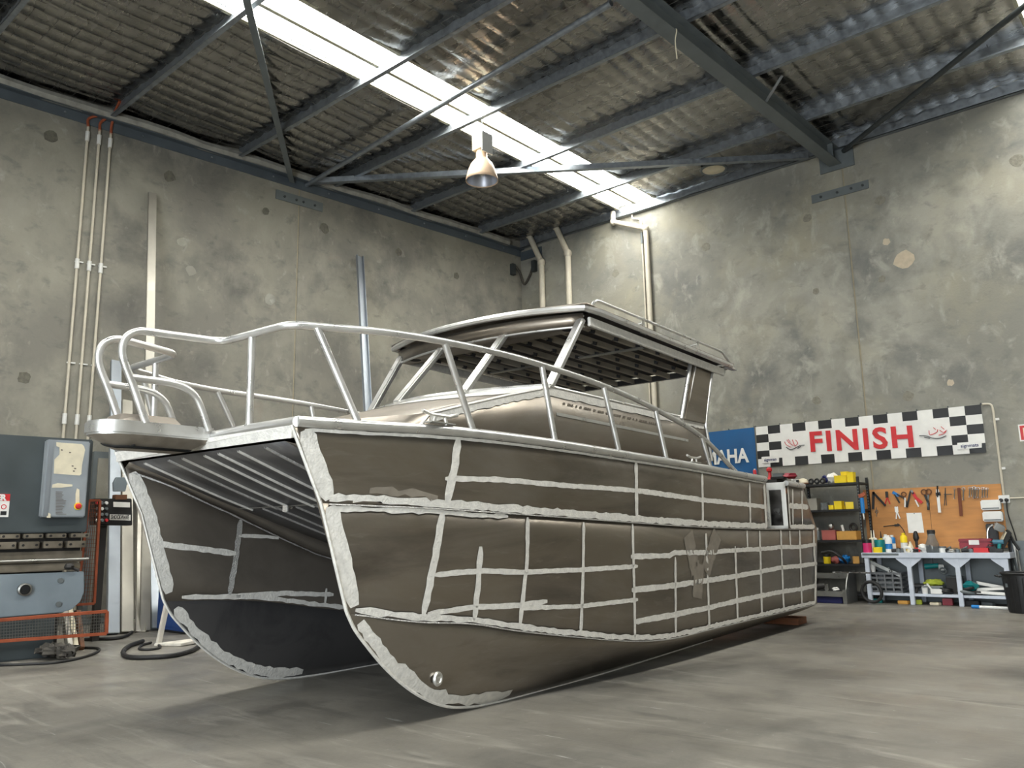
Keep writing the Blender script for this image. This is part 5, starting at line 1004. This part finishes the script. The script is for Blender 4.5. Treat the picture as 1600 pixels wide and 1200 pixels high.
junk('metal_bin', 'low grey metal bin beneath the lime cloth', 1460, 14.02, SH, [('pan', 'steel_grey', 'b', (0, 0, .055), (.3, .2, .11)), ('lip', 'stainless', 'b', (0, -.1, .11), (.31, .015, .015))], 'bin')
junk('white_tray', 'white plastic tray leaning below the lime cloth', 1464, 13.88, SH, [('tray', 'white', 'b', (0, 0, .04), (.16, .07, .07), .1), ('lid', 'white', 'b', (-.08, 0, .09), (.02, .05, .16), 0, -.6)], 'tray')
junk('pale_pot', 'small white pot on the lower shelf by the second leg', 1446, 13.9, SH, [('pot', 'white', 't', [(0, 0, 0), (0, 0, .09)], .04, .045), ('rim', 'white', 'r', (0, 0, .09), .045, .006, (0, 0, 1))], 'pot')
junk('power_drill', 'black power drill lying by the second bench leg', 1437, 13.98, SH, [('body', 'black', 't', [(-.06, 0, .1), (.08, 0, .12)], .045, .03), ('grip', 'dark', 't', [(-.02, 0, .1), (-.05, -.03, .0)], .025), ('chuck', 'stainless', 't', [(.08, 0, .12), (.13, 0, .125)], .022, .012)])
junk('cable_coil', 'black cable coil on the shelf before the third leg', 1478, 13.95, SH, [('coil', 'black', 'r', (0, 0, .03), .08, .025, (0, .2, 1)), ('coil', 'black', 'r', (.01, 0, .07), .07, .02, (.1, 0, 1))], 'cable')
junk('dark_box', 'dark steel box under the bench between third and fourth legs', 1494, 14.15, SH, [('box', 'dark', 'b', (0, 0, .12), (.2, .2, .24)), ('lid', 'steel_dark', 'b', (0, 0, .25), (.21, .21, .02))], 'box')
junk('teal_sander', 'teal and grey sander on the lower shelf', 1519, 13.98, SH, [('body', 'teal', 'o', (0, 0, .13), (.11, .07, .07), 4), ('base', 'dark', 'b', (.02, 0, .03), (.22, .12, .06)), ('handle', 'steel_grey', 't', [(-.09, 0, .12), (-.02, 0, .2), (.08, 0, .16)], .02)])
junk('hose_pile', 'grey flexible hose heaped beside the teal sander', 1510, 13.92, SH, [('loop', 'steel_grey', 'r', (0, 0, .04), .1, .025, (.2, .1, 1)), ('loop', 'dark', 'r', (.02, .02, .08), .08, .022, (-.3, .1, 1))], 'hose')
for i, (dz, an, l) in enumerate(((.02, .05, 'lowest white angle length on the lower shelf'), (.075, -.08, 'middle white angle length on the lower shelf'), (.125, .18, 'top white angle length, tilted on the others'))):
    junk('angle_length', l, 1549, 13.92+i*.05, SH, [('leg', 'white', 'b', (0, 0, dz), (.38, .05, .008), 0, an), ('leg', 'paper', 'b', (0, .025, dz+.02), (.38, .008, .045), 0, an)], 'metal bar', 'white angle lengths under the bench')
for px, Y, l, mn, sz in ((1372, 13.95, 'green bottle lying on the floor behind the black ring', 'teal', (.14, .06, .06)), (1413, 13.9, 'yellow timber offcut on the floor under the bench', 'tan', (.16, .1, .05)), (1437, 13.95, 'small olive box on the floor under the bench', 'lime', (.08, .08, .07)), (1462, 13.92, 'cream timber offcut on the floor under the bench', 'cream', (.14, .09, .04)), (1482, 14.0, 'dark red box on the floor by the third leg', 'maroon', (.14, .1, .1)), (1520, 14.0, 'black box on the floor between third and fourth legs', 'black', (.2, .12, .08)), (1545, 14.05, 'grey block on the floor near the bin', 'steel_grey', (.16, .1, .06))):
    nm = l.split(' on the')[0].split(' lying')[0].split()[-2:]; p = at(px, Y, 0); solo(MB().box(p+Vector((0, 0, sz[2]/2)), sz, Matrix.Rotation(random.uniform(-.3, .3), 3, 'Z')), '_'.join(nm), M[mn], l, nm[-1], bevel=.006)
p = at(1521, 13.62, 0); e = thing('white_tube', 'white tube with a blue end on the floor before the bench', 'tube', p); MB().tube([p+Vector((.08, 0, .022)), p+Vector((.52, -.03, .022))], .022, 10).build('tube', M['white'], e); MB().tube([p+Vector((-.02, .005, .024)), p+Vector((.08, 0, .024))], .026, 10).build('blue_end', M['blue'], e)
# black ring against the bench leg
p = at(1362, 13.6, .19); solo(MB().ring(p, .155, .026, (.12, 1, .1), 32, 8), 'rubber_ring', M['rubber'], 'black rubber ring standing against the bench leg', 'ring')

# ------------------------------------------------------------------ black shelving rack
e = thing('shelving_rack', 'black perforated steel shelving rack beside the plywood board', 'shelving', (-5.0, 14.3, 0))
for x in (-5.62, -4.605):
    for y in (14.06, 14.52):
        po = MB().span((x-.022, y-.003, 0), (x+.022, y+.003, 2.02)); po.span((x+.016, y-.022, 0), (x+.022, y+.022, 2.02)); po = po.build('post', M['black'], e)
        ho = MB()
        for k in range(38): ho.span((x-.012, y-.0045, .06+k*.05), (x+.004, y+.0045, .085+k*.05))
        tag(ho.build('post_slot', M['steel_grey'], po, smooth=0), kind='stuff')
RZ = (1.93, 1.49, .985, .595, .12)
for z in RZ:
    MB().span((-5.65, 14.04, z-.035), (-4.58, 14.54, z)).build('shelf', M['black'], e, bevel=.003)
def tubbox(name, label, px, Y, z, w_, h_, d_, mn, cat='box', grp=None, lip=True, rot=0):
    p = at(px, Y, z); e = thing(name, label, cat, p, grp); a = w_*PM; h = h_*PM; Rm = Matrix.Rotation(rot, 3, 'Z')
    MB().box(p+Vector((0, 0, h/2)), (a, d_, h), Rm).build('body', M[mn], e, bevel=.006)
    if lip: MB().box(p+Vector((0, 0, h)), (a*1.05, d_*1.05, .012), Rm).build('lid', M[mn], e, bevel=.003)
    return e
G1 = 'yellow boxes on the rack'
tubbox('yellow_box', 'large yellow box on the top rack shelf, stepped one', 1316, 14.2, RZ[0], 20, 12, .16, 'yellow', 'box', G1); tubbox('yellow_box', 'small yellow box resting upon the large one on the top shelf', 1321, 14.2, RZ[0]+12*PM+.008, 11, 5, .14, 'yellow', 'box', G1); tubbox('yellow_box', 'upright yellow box at the bench end of the top shelf', 1331, 14.15, RZ[0], 10, 16, .15, 'yellow', 'box', G1)
tubbox('yellow_box', 'flat yellow box first on the second shelf', 1301, 14.2, RZ[1], 8, 7, .14, 'yellow', 'box', G1); tubbox('yellow_box', 'tall yellow box in the middle of the second shelf', 1312, 14.2, RZ[1], 12, 13, .15, 'yellow', 'box', G1); tubbox('yellow_box', 'tilted yellow box nearest the post on the second shelf', 1328, 14.2, RZ[1], 12, 11, .15, 'yellow', 'box', G1, rot=.3); tubbox('yellow_box', 'small yellow box filling the gap on the second shelf', 1320, 14.3, RZ[1], 5, 6, .12, 'yellow', 'box', G1)
p = at(1297, 14.25, RZ[0]); e = thing('plastic_roll', 'white and purple plastic wrap bundle on the top shelf', 'roll', p)
MB().blob(p+Vector((.03, 0, .09)), (.11, .09, .09), 5, .3).build('wrap', M['paper'], e, smooth=30); MB().ring(p+Vector((-.06, -.06, .085)), .045, .025, (.6, 1, .2), 16, 7).build('purple_core', M['navy'], e)
for px, l, mn in ((1268, 'black hose coil on the top shelf near the cupboard', 'black'), (1277, 'black cable reel with pale hub on the top shelf', 'black'), (1286, 'small dark bearing on the top shelf', 'dark')):
    p = at(px, 14.15, RZ[0]); e = thing('cable_reel' if 'reel' in l else ('hose_coil' if 'coil' in l else 'round_bearing'), l, 'coil', p); MB().ring(p+Vector((0, 0, .055)), .038, .017, (.2, 1, 0), 18, 7).build('ring', M[mn], e); MB().lathe([(.02, 0), (.02, .02)], p+Vector((0, -.02, .055)), (0, 1, 0), 12).build('hub', M['stainless'], e)
tubbox('plastic_tub', 'white translucent plastic tub on the second shelf', 1273, 14.2, RZ[1], 16, 19, .2, 'lightalu2', 'tub'); tubbox('clear_bag', 'clear plastic bag of parts between tub and yellow boxes', 1290, 14.25, RZ[1], 11, 12, .12, 'glass', 'bag', lip=False)
e = tubbox('parts_bin', 'dusty rose plastic bin on the third shelf', 1299, 14.2, RZ[2], 22, 15, .22, 'rose', 'bin'); p = at(1299, 14.2, RZ[2]+.165)
solo(MB().blob(p+Vector((.0, 0, .06)), (.05, .05, .06), 3, .1), 'steel_ball', M['stainless'], 'round steel fitting on the dusty rose bin', 'fitting')
e = tubbox('parts_bin', 'tan plastic bin with rolls in it on the third shelf', 1327, 14.2, RZ[2], 31, 14, .24, 'tan', 'bin', lip=False)
p = at(1318, 14.2, RZ[2]+.146); solo(MB().tube([p, p+Vector((-.02, 0, .1))], .022, 9), 'white_tube', M['white'], 'white cartridge standing in the tan bin', 'tube')
p = at(1334, 14.2, RZ[2]+.146); solo(MB().ring(p+Vector((0, 0, .055)), .06, .022, (.3, 1, .1), 18, 7), 'tape_roll', M['dark'], 'dark tape roll standing in the tan bin', 'tape')
bottle('grey_bottle', 'grey bottle at the cupboard end of the third shelf', 1279, 14.15, RZ[2], 7, 20, 'steel_grey', 'white', 'bottle')
bottle('yellow_bottle', 'yellow bottle on the fourth shelf behind the black hose', 1293, 14.12, RZ[3], 11, 15, 'yellow', 'black', 'jar')
p = at(1305, 14.2, RZ[3]); solo(MB().blob(p+Vector((0, 0, .06)), (.09, .08, .06), 8, .3), 'pink_bag', M['rose'], 'pale pink plastic bag on the fourth shelf', 'bag', smooth=30)
p = at(1321, 14.22, RZ[3]); solo(MB().blob(p+Vector((0, 0, .07)), (.1, .08, .07), 9, .3), 'blue_cloth', M['blue'], 'bright blue cloth heaped on the fourth shelf', 'cloth', smooth=30)
p = at(1338, 14.2, RZ[3]); solo(MB().box(p+Vector((0, 0, .06)), (.1, .1, .12), Matrix.Rotation(.4, 3, 'Z')), 'small_carton', M['tan'], 'open tan carton beside the blue cloth', 'carton', bevel=.005)
solo(MB().tube(smoothc([at(1284, 13.95, .78), at(1300, 13.9, .80), at(1315, 13.9, .70), at(1322, 14.05, .615)], 6), .022, 8), 'suction_hose', M['rubber'], 'black suction hose arching before the fourth shelf', 'hose')
e = thing('caulking_gun', 'caulking gun with blue cartridge hung on the rack post', 'caulking gun', RP(1348, 812, .5)); 
MB().tube([PX(1346.5, 778, 1, 14.02), PX(1348.8, 802, 1, 14.02)], .032, 10).build('cartridge', M['blue'], e); MB().tube([PX(1348.8, 802, 1, 14.02), PX(1350.3, 812, 1, 14.02)], .016, 8, r1=.006).build('nozzle', M['white'], e); MB().beam(PX(1342, 776, 1, 14.02), PX(1352, 771, 1, 14.02), .03, .06).build('trigger', M['orange'], e, bevel=.005)
# brown cupboard behind the stern with things on it
e = thing('wooden_cupboard', 'dark brown timber cupboard behind the boat stern', 'cupboard', (-6.2, 14.3, 0)); CZ = 1.94; CA = 2.06
MB().span((-6.0, 14.08, 0), (-5.70, 14.56, CZ)).build('body', M['brown'], e, bevel=.006)
MB().span((-7.6, 14.08, 0), (-6.0, 14.56, CA)).build('tall_body', M['dark'], e, bevel=.006)
for a, b in ((-7.58, -6.82), (-6.78, -6.02), (-5.98, -5.72)): MB().span((a, 14.06, .05), (b, 14.08, CZ-.04)).build('door', M['brown'], e, bevel=.005)
tubbox('flat_box', 'flat black box under the red can on the tall cupboard', 1181, 14.2, CA, 20, 5, .2, 'black', 'box', lip=False)
bottle('red_can', 'small red drink can with white top on the cupboard', 1180, 14.2, CA+.06, 6, 15, 'red', 'white', 'can')
tubbox('paper_pile', 'thin white and red paper pile on the cupboard', 1168, 14.2, CA, 13, 3, .2, 'paper', 'paper', lip=False)
p = at(1203, 14.25, CA); e = thing('red_jack', 'red steel jack stand on the cupboard behind the door gap', 'jack', p)
MB().lathe([(.06, 0), (.055, .02), (.025, .06), (.022, .14), (.05, .16), (.05, .2), (.02, .23)], p, n=14).build('column', M['red'], e); MB().tube([p+Vector((.03, 0, .02)), p+Vector((.03, 0, .22))], .008, 6).build('lever', M['maroon'], e)
tubbox('grey_toolcase', 'grey tool case with handle on the cupboard', 1219, 14.3, CA, 18, 10, .2, 'steel_grey', 'case'); tubbox('black_case', 'flat black case lying before the grey tool case', 1216, 14.12, CA, 24, 4, .1, 'black', 'case', lip=False)
p = at(1236, 14.25, CA); solo(MB().blob(p+Vector((0, 0, .05)), (.13, .09, .05), 12, .4), 'brown_rag', M['maroon'], 'brown rag heap on the dark cupboard top', 'rag', smooth=30)
p = at(1244, 14.1, CZ); e = thing('white_nozzle', 'white plastic nozzle piece at the cupboard edge', 'nozzle', p); MB().lathe([(.035, 0), (.03, .02), (.04, .08), (.055, .1)], p, n=14).build('cone', M['white'], e); MB().box(p+Vector((-.04, 0, .09)), (.07, .04, .03)).build('arm', M['white'], e, bevel=.005)
p = at(1255, 14.2, CZ); e = thing('hard_hat', 'dusty cream cap lying on the cupboard end', 'hat', p); MB().lathe([(.1, .02), (.095, .05), (.07, .09), (.03, .11), (.002, .115)], p, n=18).build('crown', M['cream'], e); MB().lathe([(.13, .012), (.12, .03)], p, n=18).build('brim', M['brown'], e)
# stainless folding bench behind the stern
p0 = Vector((-5.62, 13.45, 0)); p1 = PX(1324, 940, 1, 13.45); x1 = p1.x; e = thing('steel_tray_rack', 'stainless tool trolley with two trays and curved end panel', 'trolley', (x1-.5, 13.7, 0))
for x in (x1-.02, x1-1.05): MB().prism([(x, 13.45, 0), (x, 13.95, 0), (x, 13.95, .5), (x, 13.72, .5), (x, 13.62, .46), (x, 13.52, .34), (x, 13.45, .2)], (.015, 0, 0)).build('end_panel', M['stainless'], e, bevel=.003)
MB().span((x1-.06, 13.44, 0), (x1-.0, 13.46, .22)).build('front_post', M['stainless'], e)
MB().span((x1-1.05, 13.45, .17), (x1-.02, 13.94, .185)).build('tray', M['stainless'], e); MB().span((x1-1.05, 13.44, .11), (x1-.02, 13.455, .19)).build('tray_lip', M['stainless'], e)
MB().span((x1-1.05, 13.66, .44), (x1-.02, 13.94, .455)).build('tray', M['stainless'], e); MB().span((x1-1.05, 13.655, .38), (x1-.02, 13.67, .46)).build('tray_lip', M['stainless'], e)
solo(MB().span((x1-1.0, 13.5, 0), (x1-.1, 13.9, .10)), 'blue_toolbox', M['navy'], 'dark blue tool box under the stainless trolley tray', 'tool box', bevel=.01)
solo(MB().blob(Vector((x1-.22, 13.6, .215)), (.05, .04, .03), 3, .3), 'white_rag', M['paper'], 'small white rag on the lower stainless tray', 'rag', smooth=30)
e = junk('dark_grinder', 'dark power tool lying on the lower stainless tray', 1284, 13.62, .185, [('body', 'dark', 't', [(-.05, 0, .06), (.06, 0, .08)], .05, .035), ('head', 'stainless', 'b', (.09, 0, .05), (.06, .06, .1))])
a = PX(1293, 887, 1, 13.5); b = PX(1364, 893, 1, 13.5); solo(MB().tube([Vector((a.x, 13.72, .475)), Vector((b.x-.1, 13.68, .475))], .012, 7), 'steel_rod', M['chrome'], 'long bright steel rod across the stainless trolley top', 'rod')
